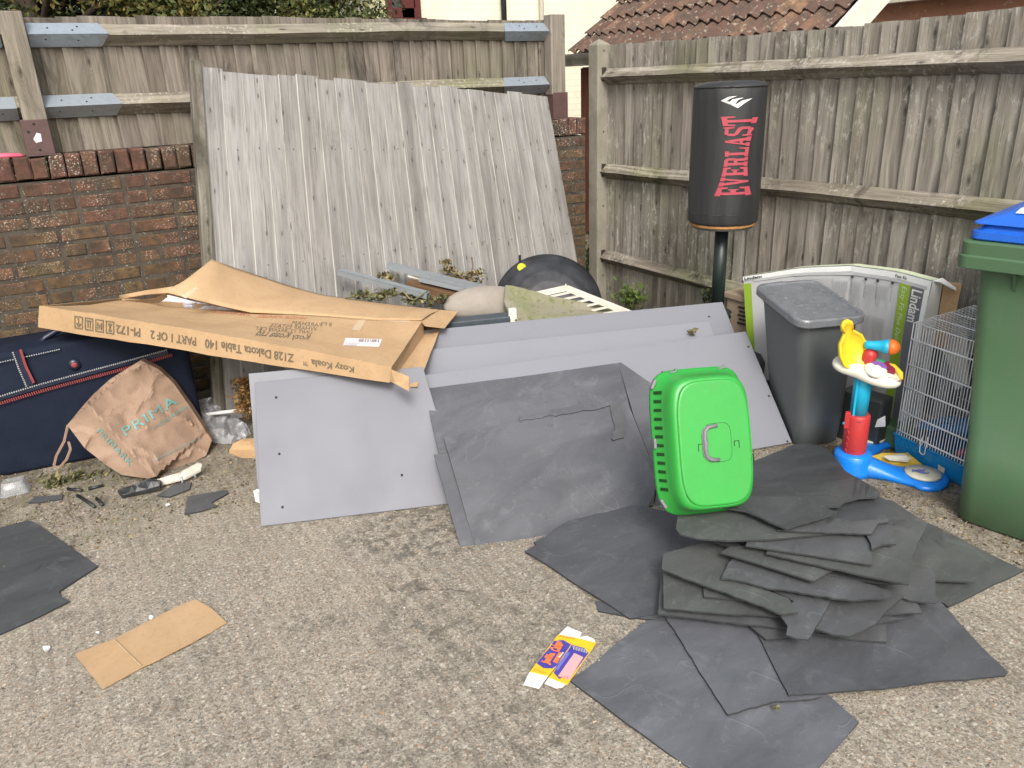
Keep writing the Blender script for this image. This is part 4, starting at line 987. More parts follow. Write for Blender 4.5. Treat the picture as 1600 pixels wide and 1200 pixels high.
for k in range(4):   # handling symbols
    x0 = 178 - k * 16.3; x1 = x0 - 13
    fm = fit(pxq((x0, fpx(x0, .22)), (x1, fpx(x1, .22)), (x1, fpx(x1, .78)), (x0, fpx(x0, .78))))
    w = .1; P = [[(0, 0), (1, 0), (1, w), (0, w)], [(0, 1 - w), (1, 1 - w), (1, 1), (0, 1)], [(0, w), (w, w), (w, 1 - w), (0, 1 - w)], [(1 - w, w), (1, w), (1, 1 - w), (1 - w, 1 - w)]]
    P += [[[(.2, .2), (.8, .2), (.55, .5), (.45, .5)], [(.25, .8), (.75, .8), (.55, .55), (.45, .55)], [(.42, .2), (.58, .2), (.58, .85), (.42, .85)]],
          [[(.2, .25), (.35, .25), (.35, .8), (.2, .8)], [(.65, .25), (.8, .25), (.8, .8), (.65, .8)], [(.42, .4), (.58, .4), (.5, .85)]],
          [[(.3, .2), (.42, .2), (.42, .8), (.3, .8)], [(.58, .2), (.7, .2), (.7, .8), (.58, .8)], [(.2, .2), (.8, .2), (.8, .3), (.2, .3)]],
          [[(.46, .15), (.54, .15), (.54, .6), (.46, .6)], [(.18, .55), (.82, .55), (.7, .78), (.5, .86), (.3, .78)], [(.46, .15), (.66, .15), (.66, .25), (.46, .25)]]][k]
    flat(P, fm, tx)
tx.build('lettering', M['print_grey'], cb)
tx = MB()
tbox('Kozy Koala Ltd', (480, 533), (395, 527), (408, 514), (486, 523), bold=.015)
tbox('UNIT 12, BREAM CRT', (487, 523), (398, 516), (400, 510), (488, 517)); tbox('WHARF ESTATE', (495, 517), (420, 511), (424, 505), (496, 511)); tbox('FAREHAM', (502, 511), (455, 507), (458, 501), (503, 505))
tbox('8 FT', (518, 510), (500, 508), (502, 503), (519, 504))
tx.build('lettering', M['print_grey'], cb)
tx = MB(); tbox('WIDE PANEL', (480, 499), (400, 496), (402, 492), (480, 495)); tbox('FRAGILE', (390, 494), (330, 488), (332, 484), (390, 490)); tx.build('lettering', M['print_red'], cb)
def dec(px, m, name, off=.004, n=5):
    mb = MB(); q = fit(pxq(*px), off)
    for i in range(n):
        for j in range(n): mb.add([q(i / n, j / n), q((i + 1) / n, j / n), q((i + 1) / n, (j + 1) / n), q(i / n, (j + 1) / n)], [(0, 1, 2, 3)])
    return mb.build(name, M[m], cb)
dec([(536, 540), (592, 542), (597, 530), (540, 528)], 'white_label', 'address_label', .005)
tx = MB(); q = fit(pxq((560, 534), (595, 535), (596, 530.5), (561, 529.5)), .007)
for k in range(26):
    if R.random() < .7: a = k / 26; tx.add([q(a, 0), q(a + .025, 0), q(a + .025, 1), q(a, 1)], [(0, 1, 2, 3)])
q = fit(pxq((538, 539.5), (585, 541), (587, 535), (540, 534)), .007); lines_block(tx, q, 3, seed=4, fill=.7, w=.2)
tx.build('barcode', M['print_grey'], cb)
dec([(550, 515), (562, 517), (572, 499), (562, 497)], 'tape', 'parcel_tape', .005)
dec([(392, 489), (640, 504), (640, 500), (392, 486)], 'tape', 'parcel_tape', .005)
# torn tape scrap on the flap
mb = sheet([(282, 462, .742), (306, 448, .775), (311, 452, .772), (290, 466, .735)], SZ(.012), .001, step=8); mb.build('parcel_tape', M['tape'], cb)

# ---------------------------------------------------------------- navy suitcase
P0 = G(8, 745); P1 = G(225, 702); su = (P1 - P0).normalized(); sn = Vector((su.y, -su.x, 0))   # sn towards the viewer
Ls = .93; base0 = P0 - su * .06
case = thing('suitcase', base0 + su * Ls / 2, 'big navy fabric suitcase with red and white trim against the brick wall', 'suitcase')
mb = MB(); NX, NZ = 20, 12; Hc = .565; Dc = .30
def casept(u, v, w):   # u along, v up, w depth 0 front 1 back
    r = .06
    x = u * Ls; z = v * (Hc + .035 * u); y = w * Dc
    bulge = .028 * math.sin(math.pi * u) * math.sin(math.pi * v)
    return base0 + su * x + UP * z + sn * (-y + (bulge if w < .5 else 0))
rings = []
prof = rrect(Ls, Hc, .065, 5)
for w, sc_ in ((-.0, .93), (.015, .975), (.06, 1.0), (.94, 1.0), (.985, .97), (1.0, .92)):
    ring = []
    for (a, b) in prof:
        u = a * sc_ / Ls + .5; v = b * sc_ / Hc + .5; p = base0 + su * (u * Ls) + UP * (v * (Hc + .03 * u)) - sn * (w * Dc)
        p = p + .008 * noise.noise_vector(p * 5); p.z = max(p.z, .004); ring.append(p)
    rings.append(ring)
mb.rings(rings, True, .5, True); mb.build('case_body', M['navy'], case)
def cf(u, z, off=.006): return base0 + su * (u * Ls) + UP * z + sn * off
mb = MB(); 0 and mb.rings([[p + sn * (.001 + .02 * 0) for p in [casept(.5 + .48 * math.cos(a), .5 + .45 * math.sin(a), 0) for a in [2 * math.pi * k / 40 for k in range(40)]]], [casept(.5 + .36 * math.cos(a), .5 + .33 * math.sin(a), 0) + sn * .012 for a in [2 * math.pi * k / 40 for k in range(40)]]], True, .5, True)
def trim(pts, w, m, name, dash=False, off=.013):
    mb = MB(); W0 = [PP(x, y, base0 + sn * off, sn) for x, y in pts]
    for a, b in zip(W0, W0[1:]):
        n_ = max(1, int((b - a).length / (.009 if dash else .2)))
        for k in range(n_):
            p, q = a.lerp(b, k / n_), a.lerp(b, (k + (.55 if dash else 1)) / n_); sd = (b - a).cross(sn).normalized() * w / 2
            mb.add([p - sd, q - sd, q + sd, p + sd, p - sd + sn * .004, q - sd + sn * .004, q + sd + sn * .004, p + sd + sn * .004], [(0, 1, 5, 4), (1, 2, 6, 5), (2, 3, 7, 6), (3, 0, 4, 7), (4, 5, 6, 7)])
    return mb.build(name, M[m], case)
trim([(-60, 646), (0, 622), (60, 604), (130, 585), (183, 571), (262, 550)], .02, 'navy_trim', 'zip_band', off=.014)
trim([(-60, 643), (0, 619), (60, 601), (130, 582), (183, 568), (262, 546)], .006, 'white_stitch', 'zip_stitching', True, .018)
trim([(-60, 653), (0, 630), (60, 612), (130, 593), (183, 579), (270, 554)], .014, 'red_trim', 'red_piping', True, .015)
trim([(20, 550), (29, 575), (42, 605)], .006, 'white_stitch', 'strap_stitching', True, .018)
trim([(26, 548), (35, 573), (48, 602)], .024, 'navy_trim', 'strap', off=.014)
trim([(32, 546), (40, 571), (53, 598)], .010, 'red_trim', 'red_piping', off=.018)
trim([(-40, 575), (0, 566), (60, 553), (95, 545)], .004, 'white_stitch', 'top_stitching', True, .010)
mb = MB(); c = PP(116, 571, base0 + sn * .013, sn); mb.lathe([(.026, -.012), (.026, -.006), (.008, -.005)], frame(c, su, UP, sn), 20); e = mb.build('badge', M['navy_trim'], case)
mb = MB(); mb.lathe([(.014, -.008), (.013, -.003), (.004, -.002)], frame(c, su, UP, sn), 14); mb.build('badge_star', M['red_trim'], e)
mb = MB(); h0 = PY(62, 537, 4.0); h1 = PY(165, 508, 4.05); mb.tube([h0, h0.lerp(h1, .1) + UP * .02, h0.lerp(h1, .35) + UP * .042, h0.lerp(h1, .7) + UP * .045, h0.lerp(h1, .95) + UP * .02, h1], [.012, .013, .015, .015, .013, .012], 10); mb.build('handle', M['navy_trim'], case)

# ---------------------------------------------------------------- paper carrier bag
pb_ = [(220, 563, 3.80), (248, 577, 3.80), (272, 600, 3.78), (300, 640, 3.74), (318, 668, 3.70), (331, 688, 3.66), (322, 712, 3.60), (290, 728, 3.585), (245, 744, 3.57), (232, 748, 3.57), (190, 742, 3.62), (165, 726, 3.66), (132, 700, 3.70), (105, 664, 3.78), (133, 630, 3.76), (146, 616, 3.765), (170, 594, 3.78)]
bagm = MB(); cents = {}
def bag_surf(x, y, d):
    # ridge of the folded side gusset running from (138,632) to (240,745)
    t_ = ((x - 138) * 102 + (y - 632) * 113) / (102 ** 2 + 113 ** 2); cx, cy = 138 + 102 * t_, 632 + 113 * t_
    dist = math.hypot(x - cx, y - cy); ridge = .10 * math.exp(-dist / 42) * (1 if 0 < t_ < 1.02 else .2)
    yy = d - ridge - .045 * math.exp(-(((x - 255) / 45) ** 2 + ((y - 668) / 45) ** 2))
    p = PY(x, y, yy)
    q = Vector((x * .016, y * .020, .5)); q = q + .35 * noise.noise_vector(q * 2); cr = (1 - abs(noise.noise(q))) ** 7 + 1.1 * noise.voronoi(q * 1.5)[0][0]
    return p - ray(x, y).normalized() * (.017 * cr)
bg = thing('paper_bag', G(240, 740), 'crumpled brown paper shopping bag with turquoise print, slumped against the suitcase', 'paper bag')
sheet(pb_, bag_surf, .05, down=(.3, .8, -.1), step=4.5, mb=bagm, dn=2.2); 0; bo = bagm.build('bag_body', M['paper_bag'], bg)
bpy.context.view_layer.update()
def fit_on(ob, root, place, off):
    dg = bpy.context.evaluated_depsgraph_get(); ev = ob.evaluated_get(dg); org = ORG[root.name]
    def f(u, v):
        p = place(u, v); d_ = (p - CAM).normalized(); ok, loc, nn, _ = ev.ray_cast(CAM - org, d_)
        return loc + org - d_ * off if ok else p
    return f
tx = MB()
def btext(s, a, b, h, **k):
    a = Vector(a); b = Vector(b); d_ = (b - a); n_ = Vector((d_.y, -d_.x)).normalized() * h
    V, Fc = glyphs(s, cuts=3, **k); f = fit_on(bo, bg, pxq(tuple(a), tuple(b), tuple(b + n_), tuple(a + n_)), .006)
    m_ = MB(); tx.add([f(u, v) for u, v in V], Fc, None, .5)
btext('PRIMA', (197, 682), (278, 630), 15, spacing=1.1)
btext('PRIMARK', (150, 675), (202, 728), 9, spacing=1.1)
btext('AMAZING FASHION', (240, 672), (292, 638), 5); btext('www.primark.com', (242, 722), (312, 688), 5)
tx.build('lettering', M['teal'], bg)
mb = MB()
pts = [PY(x, y, yy) for x, y, yy in ((106, 664, 3.78), (100, 690, 3.74), (88, 712, 3.73), (84, 728, 3.72), (92, 731, 3.71), (104, 718, 3.70), (110, 702, 3.70), (107, 690, 3.73))]
for a, b in zip(pts, pts[1:]):
    d_ = (b - a); sd = Vector((.3, -.9, .2)).normalized() * .008
    mb.add([a - sd, b - sd, b + sd, a + sd], [(0, 1, 2, 3)])
o = mb.build('bag_handle', M['paper_bag'], bg); so = o.modifiers.new('Solidify', 'SOLIDIFY'); so.thickness = .006; so.offset = 0
mb = sheet([(169, 595, 3.76), (180, 590, 3.755), (182, 594, 3.75), (172, 600, 3.755)], SY(), .01, step=8); mb.build('bag_handle', M['paper_bag'], bg)

# broken fitting under the bag
bf = thing('broken_fitting', G(235, 765), 'broken black and off-white plastic fitting with bolts, poking out beneath the paper bag', 'plastic fitting')
sheet([(235, 752, .045), (250, 747, .05), (280, 738, .055), (308, 723, .06), (316, 724, .055), (314, 733, .04), (290, 746, .03), (262, 753, .028), (238, 757, .03)], SZ(.0), .012, down=(0, 0, -1), step=9, mb=(mb := MB())); mb.build('white_cover', M['curtain'], bf, bevel=.004)
sheet([(183, 765, .01), (208, 757, .03), (232, 747, .04), (252, 750, .03), (250, 759, .012), (222, 766, .004), (190, 773, .0)], SZ(.02), .02, down=(0, 0, -1), step=9, mb=(mb := MB())); mb.build('black_bracket', M['black_plastic'], bf, bevel=.003)
mb = MB()
for (x, y) in ((283, 745), (303, 737)):
    mb = MB(); mb.tube([G(x, y, .035), G(x, y, .035) + Vector((.0, -.012, -.025))], .005, 8); mb.build('bolt', M['galv'], bf)

# clear tub
tb = thing('plastic_tub', G(25, 772), 'small clear plastic food tub upside down at the left edge, by the suitcase', 'plastic tub')
c = G(25, 768); Mx = frame(c, su, UP.cross(su).normalized() , UP); rg = [[Mx @ Vector((a, b, z)) for a, b in rrect(w, h, .012, 3)] for z, w, h in ((0, .118, .09), (.004, .118, .09), (.005, .108, .08), (.055, .085, .062), (.058, .08, .057), (.055, .06, .04))]
mb = MB(); mb.rings(rg, True, .5, True); mb.build('tub_body', M['clear_tub'], tb)

# plastic film, stick, sandal, dry fern
rr = random.Random(5)
mb = sheet([(298, 628, 3.95), (330, 620, 4.0), (348, 640, 3.95), (385, 662, 3.8), (395, 682, 3.7), (360, 695, 3.68), (330, 690, 3.72), (312, 672, 3.8)], lambda x, y, d: PY(x, y, d) + ray(x, y).normalized() * .06 * noise.noise(Vector((x * .09, y * .09, 2))), .004, step=6)
tag(mb.build('plastic_film', M['plastic_film']), 'crumpled clear plastic film on the ground between the suitcase and the grey boards', 'plastic film')
mb = MB(); mb.tube([PY(305, 650, 3.92), PY(350, 644, 3.85), PY(398, 638, 3.75)], .009, 8); tag(mb.build('white_rod', M['white']), 'white plastic rod wrapped in dark tape, across the crumpled film', 'rod')
mb = sheet([(358, 705, .012), (364, 693, .03), (378, 686, .045), (398, 684, .045), (402, 712, .012), (378, 713, .008)], SZ(.0), .012, down=(0, 0, -1), step=8); tag(mb.build('brown_insole', M['card_in']), 'tan brown flat offcut on the ground beside the left end of the boards', 'offcut')
pts = []
for k in range(420):
    t_ = rr.random(); pts.append(PY(372 + 22 * t_ + rr.gauss(0, 6), 590 + 55 * rr.random(), 3.75 + rr.uniform(-.05, .1)))
mb = MB(); leaves(mb, pts, .022, rr)
for k in range(6): mb.tube([PY(380 + k * 3, 655, 3.78), PY(374 + k * 4, 590, 3.8)], .003, 5)
tag(mb.build('dry_fern', M['rust_leaf']), 'rusty dry fern fronds in the shade under the cardboard box', 'dead plant')
# ---------------------------------------------------------------- things behind the boards
def rod(name, a, b, w, h, m, label, cat, group=None, lip=True):
    a, b = Vector(a), Vector(b); mb = MB()
    d_ = (b - a).normalized(); x = d_.cross(UP).normalized(); y = x.cross(d_)
    mb.beam(a, b, w, .004, rnd=.5)
    if lip:
        for s in (-1, 1): mb.beam(a + x * s * (w / 2 - .002) + y * (-h / 2), b + x * s * (w / 2 - .002) + y * (-h / 2), .004, h, rnd=.5)
    o = mb.build(name, M[m]); return tag(o, label, cat, group)
GP = 'grey channel lengths poking out behind the cardboard box'
rod('metal_channel', PY(531, 421, 4.02), PY(670, 458, 3.62), .045, .028, 'alu', 'lone grey metal channel, farthest left, resting on the leaning fence panel', 'metal channel', GP)
rod('metal_channel', PY(606, 411, 4.03), PY(790, 455, 3.66), .045, .030, 'alu', 'longest grey metal channel, highest of those on the junk', 'metal channel', GP)
rod('metal_channel', PY(657, 431, 3.84), PY(790, 462, 3.60), .060, .026, 'alu', 'wide grey metal channel lying just below the longest one', 'metal channel', GP)
rod('metal_channel', PY(638, 426, 3.97), PY(720, 444, 3.85), .040, .02, 'cream_plastic', 'short white plastic channel between the grey ones', 'plastic channel')
for (a, b, w, lab) in (((638, 442, 3.88), (770, 474, 3.62), .09, 'thick brown timber offcut under the grey channels'), ((626, 455, 3.80), (750, 480, 3.6), .07, 'thinner brown timber offcut, lowest beneath the grey channels')):
    mb = MB(); mb.beam(PY(*a), PY(*b), w, .028); tag(mb.build('timber_offcut', M['brown_wood'], bevel=.002), lab, 'timber')
def deadplant(name, spots, m, label, n, size, seed, stems=()):
    rr = random.Random(seed); mb = MB(); pts = []
    for k in range(n):
        x, y, d, s = spots[rr.randrange(len(spots))]; pts.append(PY(x + rr.gauss(0, s), y + rr.gauss(0, s * .55), d + rr.uniform(-.04, .04)))
    leaves(mb, pts, size, rr)
    for st in stems:
        P_ = [PY(*q) for q in st]; mb.tube(P_, [.005] + [.004] * (len(P_) - 2) + [.002] if len(P_) > 2 else [.005, .002], 6)
    return tag(mb.build(name, M[m]), label, 'dead plant')
deadplant('dead_plant', [(562, 460, 3.75, 7), (582, 463, 3.72, 8), (600, 458, 3.72, 6), (612, 456, 3.72, 4), (592, 430, 3.9, 0.1)], 'dry_green', 'withered leafy stems along the back edge of the cardboard box', 190, .030, 3, [[(540, 466, 3.72), (580, 460, 3.72), (625, 450, 3.75)]])
deadplant('dead_plant', [(603, 430, 3.95, 5), (612, 433, 3.95, 4)], 'dead', 'small withered sprig lying on the lone left channel', 45, .026, 8)
deadplant('dead_plant', [(697, 410, 4.02, 4), (701, 420, 4.02, 5), (712, 430, 4.0, 6), (730, 430, 3.98, 7), (745, 427, 3.98, 6), (738, 436, 3.95, 8), (720, 436, 3.95, 6)], 'dead', 'pale curled dry plant against the leaning panel above the channels', 260, .026, 4, [[(695, 405, 4.02), (705, 425, 4.0), (735, 437, 3.95)], [(700, 432, 4.0), (725, 428, 3.98), (752, 421, 3.98)], [(737, 402, 4.03), (739, 415, 4.0), (735, 432, 3.97)]])
deadplant('dead_plant', [(640, 467, 3.68, 7), (655, 470, 3.66, 7), (675, 470, 3.62, 8), (690, 465, 3.6, 5)], 'dry_green', 'tangled green brown stems hanging below the timber offcuts', 120, .030, 6, [[(645, 470, 3.62), (665, 457, 3.62), (672, 453, 3.63)], [(630, 455, 3.7), (640, 467, 3.66), (660, 473, 3.62)], [(600, 468, 3.7), (640, 452, 3.7)]])
deadplant('dead_leaf', [(1078, 520, 2.66, 3), (1087, 516, 2.66, 2.5)], 'dead', 'curled dead leaf resting on the pale sandwiched board', 14, .034, 9)
deadplant('leaf_litter', [(90, 758, 3.70, 12), (115, 753, 3.72, 11), (140, 750, 3.72, 12), (165, 748, 3.70, 11), (185, 752, 3.66, 7)], 'dry_green', 'heap of drying green leaves and stalks beside the paper bag', 700, .032, 11, [[(60, 760, 3.74), (100, 753, 3.72), (130, 757, 3.7)], [(65, 752, 3.76), (110, 748, 3.74), (150, 745, 3.74)], [(90, 762, 3.7), (120, 748, 3.72), (170, 742, 3.72)]])
for (x, y, s_, lab, nl, sz, m_) in ((985, 462, 9, 'low green weed growing at the foot of the garden fence', 260, .035, 'weed'), (1108, 462, 4, 'dark creeper sprig at the fence foot beside the punch bag pole', 70, .03, 'hedge_dark')):
    rr = random.Random(int(x)); pts = [PX(x + rr.gauss(0, s_ * 1.3), y + rr.gauss(0, s_), 3.32 + rr.uniform(-.06, .05)) for k in range(nl)]; mb = MB(); leaves(mb, pts, sz, rr)
    for k in range(5): mb.tube([PX(x - 4 + k * 2, y + 22, 3.36), PX(x - 10 + k * 5, y - 8, 3.33)], .003, 5)
    tag(mb.build('weed', M[m_]), lab, 'weed')
rr = random.Random(99); pts = [PX(918 + rr.gauss(0, 4), 405 + rr.gauss(0, 12), 3.45) for k in range(90)]; mb = MB(); leaves(mb, pts, .035, rr); mb.tube([PX(918, 425, 3.45), PX(917, 395, 3.45)], .004, 5); tag(mb.build('weed', M['weed']), 'green shoot in the gap between the brick wall end and the concrete post', 'weed')

# black dome lid
c = Vector((2.49, 3.74, .345)); ax = Vector((-.40, -.72, .56)).normalized(); x = UP.cross(ax).normalized(); y = ax.cross(x).normalized()
dm = thing('dome_lid', c - UP * .345, 'glossy black plastic dome lid with a yellow sticker, leaning behind the cushion', 'lid')
Mx = frame(c, x, y, ax)
mb = MB(); mb.lathe([(.315, -.03), (.325, -.02), (.325, -.008), (.305, .0), (.29, .012), (.25, .035), (.235, .036), (.20, .056), (.185, .057), (.13, .075), (.115, .075), (.06, .085), (.01, .087)], Mx, 56); mb.build('dome', M['black_dome'], dm)
p = c + x * (.275 * math.cos(rad(122))) + y * (.275 * math.sin(rad(122))) + ax * .012
mb = MB(); mb.lathe([(.026, .0), (.026, .004)], frame(p + ax * .010, x, y, (ax + y * .3).normalized()), 22); st = mb.build('sticker', M['yellow_sticker'], dm)
mb = MB(); text_on('0.75m', lambda u, v: p + ax * .016 + x * (u - .5) * .034 + y * (v - .5) * .009, mb); mb.build('lettering', M['print_grey'], st)
mb = MB(); p = c + x * (.325 * math.cos(rad(118))) + y * (.325 * math.sin(rad(118))); mb.box(p + UP * .012, (.014, .006, .045)); mb.build('lifting_tab', M['black_plastic'], dm)

# cushion, mossy roll
cu = thing('cushion', Vector((2.25, 3.5, .1)), 'long stained beige cushion with a puckered end, greened with moss at its right', 'cushion')
mb = MB(); rings = []
path = [((693, 473, 3.62), .02), ((700, 470, 3.6), .055), ((725, 462, 3.6), .085), ((755, 457, 3.58), .105), ((785, 460, 3.56), .115), ((815, 468, 3.54), .112), ((860, 476, 3.5), .10), ((910, 484, 3.44), .085), ((960, 490, 3.38), .065), ((985, 494, 3.36), .04)]
pts = [PY(*q) - UP * r * .55 for q, r in path]
mb.tube(pts, [r for q, r in path], 20, sq=.8); 
for i, v in enumerate(mb.v): mb.v[i] = v + .012 * noise.noise_vector(v * 9)
mb.build('cushion_body', M['pillow'], cu, subsurf=1)
mb = sheet([(790, 445, 3.50), (800, 446, 3.49), (860, 462, 3.42), (930, 476, 3.36), (985, 488, 3.30), (940, 500, 3.22), (850, 512, 3.25), (800, 500, 3.32), (788, 470, 3.42)], lambda x, y, d: PY(x, y, d) , .012, step=12, crumple=.004)
mb.build('mossy_cover', M['moss_mat'], cu)
# dark rail with cream bracket
dr = thing('dark_plastic_rail', PY(700, 505, 3.38), 'dark slate plastic rail with a cream end bracket, under the cushion', 'rail')
mb = MB(); mb.beam(PY(610, 518, 3.45), PY(795, 499, 3.25), .09, .055); mb.build('rail', M['slate_rail'], dr, bevel=.004)
mb = MB(); a = PY(801, 498, 3.22); mb.box(a, (.042, .03, .11), -.35, long=2); eb = mb.build('end_bracket', M['cream_plastic'], dr, bevel=.008)
mb = MB(); mb.lathe([(.006, 0), (.006, .003)], frame(a + Vector((.008, -.0155, -.005)), (1, 0, 0), (0, 0, 1), (0, -1, 0)), 10); mb.build('screw', M['dark_nail'], eb)
# white slatted rack
rk = thing('slatted_rack', G(900, 500, .3), 'off-white metal slatted rack lying tilted in front of the black dome lid', 'rack')
C0 = PY(885, 450, 3.48); C1 = PY(835, 461, 3.62); C2 = PY(980, 488, 3.18); dd = C2 - C0
C3 = C1 + dd
mb = MB(); 
for a, b in ((C0, C2 + dd * .1), (C1, C3 + dd * .1), (C1, C0)): mb.beam(a, b, .02, .032)
mb.build('frame', M['cream_plastic'], rk, bevel=.002)
for k in range(7):
    a = C0 + dd * (.14 + .155 * k); b = C1 + dd * (.14 + .155 * k)
    mb = MB(); mb.beam(a - (a - b) * .04 + UP * .002, b, .018, .010, rnd=.5); mb.build('slat', M['cream_plastic'], rk)
mb = MB(); mb.tube([C0, C0 + UP * .025 + Vector((-.005, 0, 0))], [.007, .002], 6); mb.build('corner_peg', M['cream_plastic'], rk)
# rubble holding the junk up: dark block of rubbish bags
bgk = MB(); rings = []
for k in range(7):
    t_ = k / 6; c_ = Vector((1.35 + 1.25 * t_, 3.62 - .35 * t_, .17 + .02 * math.sin(k))); r_ = .17 * (1 - .5 * abs(t_ - .5))
    rings.append([c_ + Vector((.05 * math.sin(a), math.cos(a) * .22, math.sin(a) * r_)) + .03 * noise.noise_vector(Vector((k, a, 1))) for a in [2 * math.pi * q / 18 for q in range(18)]])
bgk.rings(rings, True); tag(bgk.build('rubbish_sack', M['black_plastic']), 'dark rubbish sack barely visible in the shadow behind the boards', 'rubbish sack')

# ---------------------------------------------------------------- punch bag
PB = Vector((3.0, 2.875, 0)); pbg = thing('punch_bag', PB, 'free-standing black punch bag with red lettering on a dark pole', 'punch bag')
Id = Matrix.Translation(PB); rB = .173; zb, zt = .885, 1.545
def bagp(ang, z, off=0):   # ang 0 faces the camera, + to the right
    f0 = Vector((-PB.x, -PB.y, 0)).normalized(); rt_ = Vector((-f0.y, f0.x, 0)); 
    t_ = (z - zb) / (zt - zb); r_ = rB * (1 + .015 * math.sin(math.pi * t_)) + off
    return PB + f0 * (math.cos(ang) * r_) + rt_ * (math.sin(ang) * r_) + UP * z + f0 * .0
f0 = Vector((-PB.x, -PB.y, 0)).normalized(); rt_ = Vector((-f0.y, f0.x, 0))
mb = MB()
prof = [(.05, zb - .0), (.16, zb), (.170, zb + .004)] + [(rB * (1 + .015 * math.sin(math.pi * k / 14)), zb + .012 + (zt - zb - .03) * k / 14) for k in range(15)] + [(rB - .004, zt - .008), (rB - .02, zt + .004), (.10, zt + .012), (.01, zt + .014)]
mb.lathe(prof, Id, 64)
for i, v in enumerate(mb.v):
    a = math.atan2(v.y - PB.y, v.x - PB.x); d_ = Vector((v.x - PB.x, v.y - PB.y, 0))
    if d_.length > .1: mb.v[i] = v + d_.normalized() * .0045 * noise.noise(Vector((math.cos(a) * 7, math.sin(a) * 7, v.z * 1.6)))
bag = mb.build('bag_cover', M['black_vinyl'], pbg)
mb = MB(); mb.lathe([(.03, zb + .002), (.160, zb + .001), (.163, zb - .008), (.160, zb - .016), (.06, zb - .018)], Id, 56); mb.build('foam_core', M['bag_foam'], pbg)
mb = MB(); mb.lathe([(.03, zb - .018), (.155, zb - .019), (.15, zb - .027), (.05, zb - .038)], Id, 48); mb.build('base_plate', M['bin_grey'], pbg)
mb = MB(); mb.tube([PB + UP * .40, PB + UP * (zb - .03)], .034, 24); mb.build('pole', M['pole_green'], pbg)
mb = MB(); mb.lathe([(.27, 0), (.28, .02), (.28, .16), (.25, .20), (.12, .22), (.075, .24)] + [(.068 + (.008 if k % 2 else 0), .25 + .014 * k) for k in range(12)] + [(.05, .42), (.035, .425)], Id, 48); mb.build('base', M['black_plastic'], pbg)
mb = MB(); mb.tube([bagp(a, zt - .012, .001) for a in [2 * math.pi * k / 48 for k in range(49)]], .004, 6); mb.build('seam_piping', M['black_vinyl'], pbg)
mb = MB(); mb.tube([bagp(a, zb + .055, .0) for a in [2 * math.pi * k / 48 for k in range(49)]], .002, 6); mb.build('seam_piping', M['black_vinyl'], pbg)
def slab_letter(ch):
    W, s, f = 1.0, .30, .16   # slab letters on a unit cell (x right, y up)
    L_ = {
     'E': [[(0, 0), (.5, 0), (.5, f), (0, f)], [(0, 1 - f), (.5, 1 - f), (.5, 1), (0, 1)], [(.14, f), (.42, f), (.42, 1 - f), (.14, 1 - f)], [(.5, 0), (1, 0), (1, .32), (.86, .32), (.78, f), (.5, f)], [(.5, 1 - f), (.78, 1 - f), (.86, .68), (1, .68), (1, 1), (.5, 1)], [(.42, .42), (.66, .42), (.66, .34), (.76, .34), (.76, .66), (.66, .66), (.66, .58), (.42, .58)]],
     'V': [[(0, 1 - f), (.46, 1 - f), (.46, 1), (0, 1)], [(.58, 1 - f), (1, 1 - f), (1, 1), (.58, 1)], [(.1, 1 - f), (.38, 1 - f), (.56, .22), (.42, 0)], [(.42, 0), (.60, 0), (.88, 1 - f), (.70, 1 - f), (.52, .3)]],
     'R': [[(0, 0), (.5, 0), (.5, f), (0, f)], [(.12, f), (.40, f), (.40, 1 - f), (.12, 1 - f)], [(0, 1 - f), (.8, 1 - f), (.72, 1), (0, 1)], [(.66, .55), (.92, .60), (.92, .88), (.72, 1), (.66, 1 - f)], [(.40, .44), (.84, .44), (.9, .6), (.40, .58)], [(.60, .12), (.86, .12), (.84, .44), (.58, .44)], [(.62, 0), (1, 0), (1, .13), (.60, .13)]],
     'L': [[(0, 0), (.95, 0), (.95, f), (0, f)], [(.14, f), (.42, f), (.42, 1 - f), (.14, 1 - f)], [(0, 1 - f), (.58, 1 - f), (.58, 1), (0, 1)], [(.78, f), (.95, f), (.95, .42), (.86, .42)]],
     'A': [[(0, 0), (.38, 0), (.38, f), (0, f)], [(.52, 0), (1, 0), (1, f), (.52, f)], [(.10, f), (.26, f), (.50, .78), (.42, 1)], [(.62, f), (.92, f), (.62, 1), (.42, 1), (.44, .8)], [(.26, .30), (.66, .30), (.64, .42), (.30, .42)]],
     'S': [[(.0, 0), (.13, 0), (.2, .08), (.72, 0), (.86, .05), (.86, f + .02), (.2, f + .04), (.14, .36), (0, .36)], [(.70, f), (.95, .12), (1, .42), (.72, .48)], [(.1, .54), (.82, .36), (.98, .44), (.9, .52), (.2, .66)], [(.02, .60), (.28, .56), (.28, .88), (.06, .9)], [(.1, .86), (.76, .84), (.86, .64), (.98, .64), (.98, 1), (.86, 1), (.8, .95), (.2, 1)]],
     'T': [[(0, 1 - f), (1, 1 - f), (1, 1), (0, 1)], [(0, .62), (.12, .62), (.18, 1 - f), (0, 1 - f)], [(.88, .62), (1, .62), (1, 1 - f), (.82, 1 - f)], [(.36, f), (.64, f), (.64, 1 - f), (.36, 1 - f)], [(.2, 0), (.8, 0), (.8, f), (.2, f)]]}
    return L_[ch]
mb = MB(); z0, z1 = 1.034, 1.405; word = 'EVERLAST'; cw = (z1 - z0) / len(word)
def lp(a, b):  # a 0..1 along the word, b 0..1 letter height
    half = .052 + .034 * (2 * a - 1) ** 2 + .010 * (1 - a) * 0
    cx = .040 + .010 * a
    sft = cx - (b - .5) * 2 * half
    return bagp(math.asin(max(-.99, min(.99, sft / rB))), z0 + (z1 - z0) * a, .003)
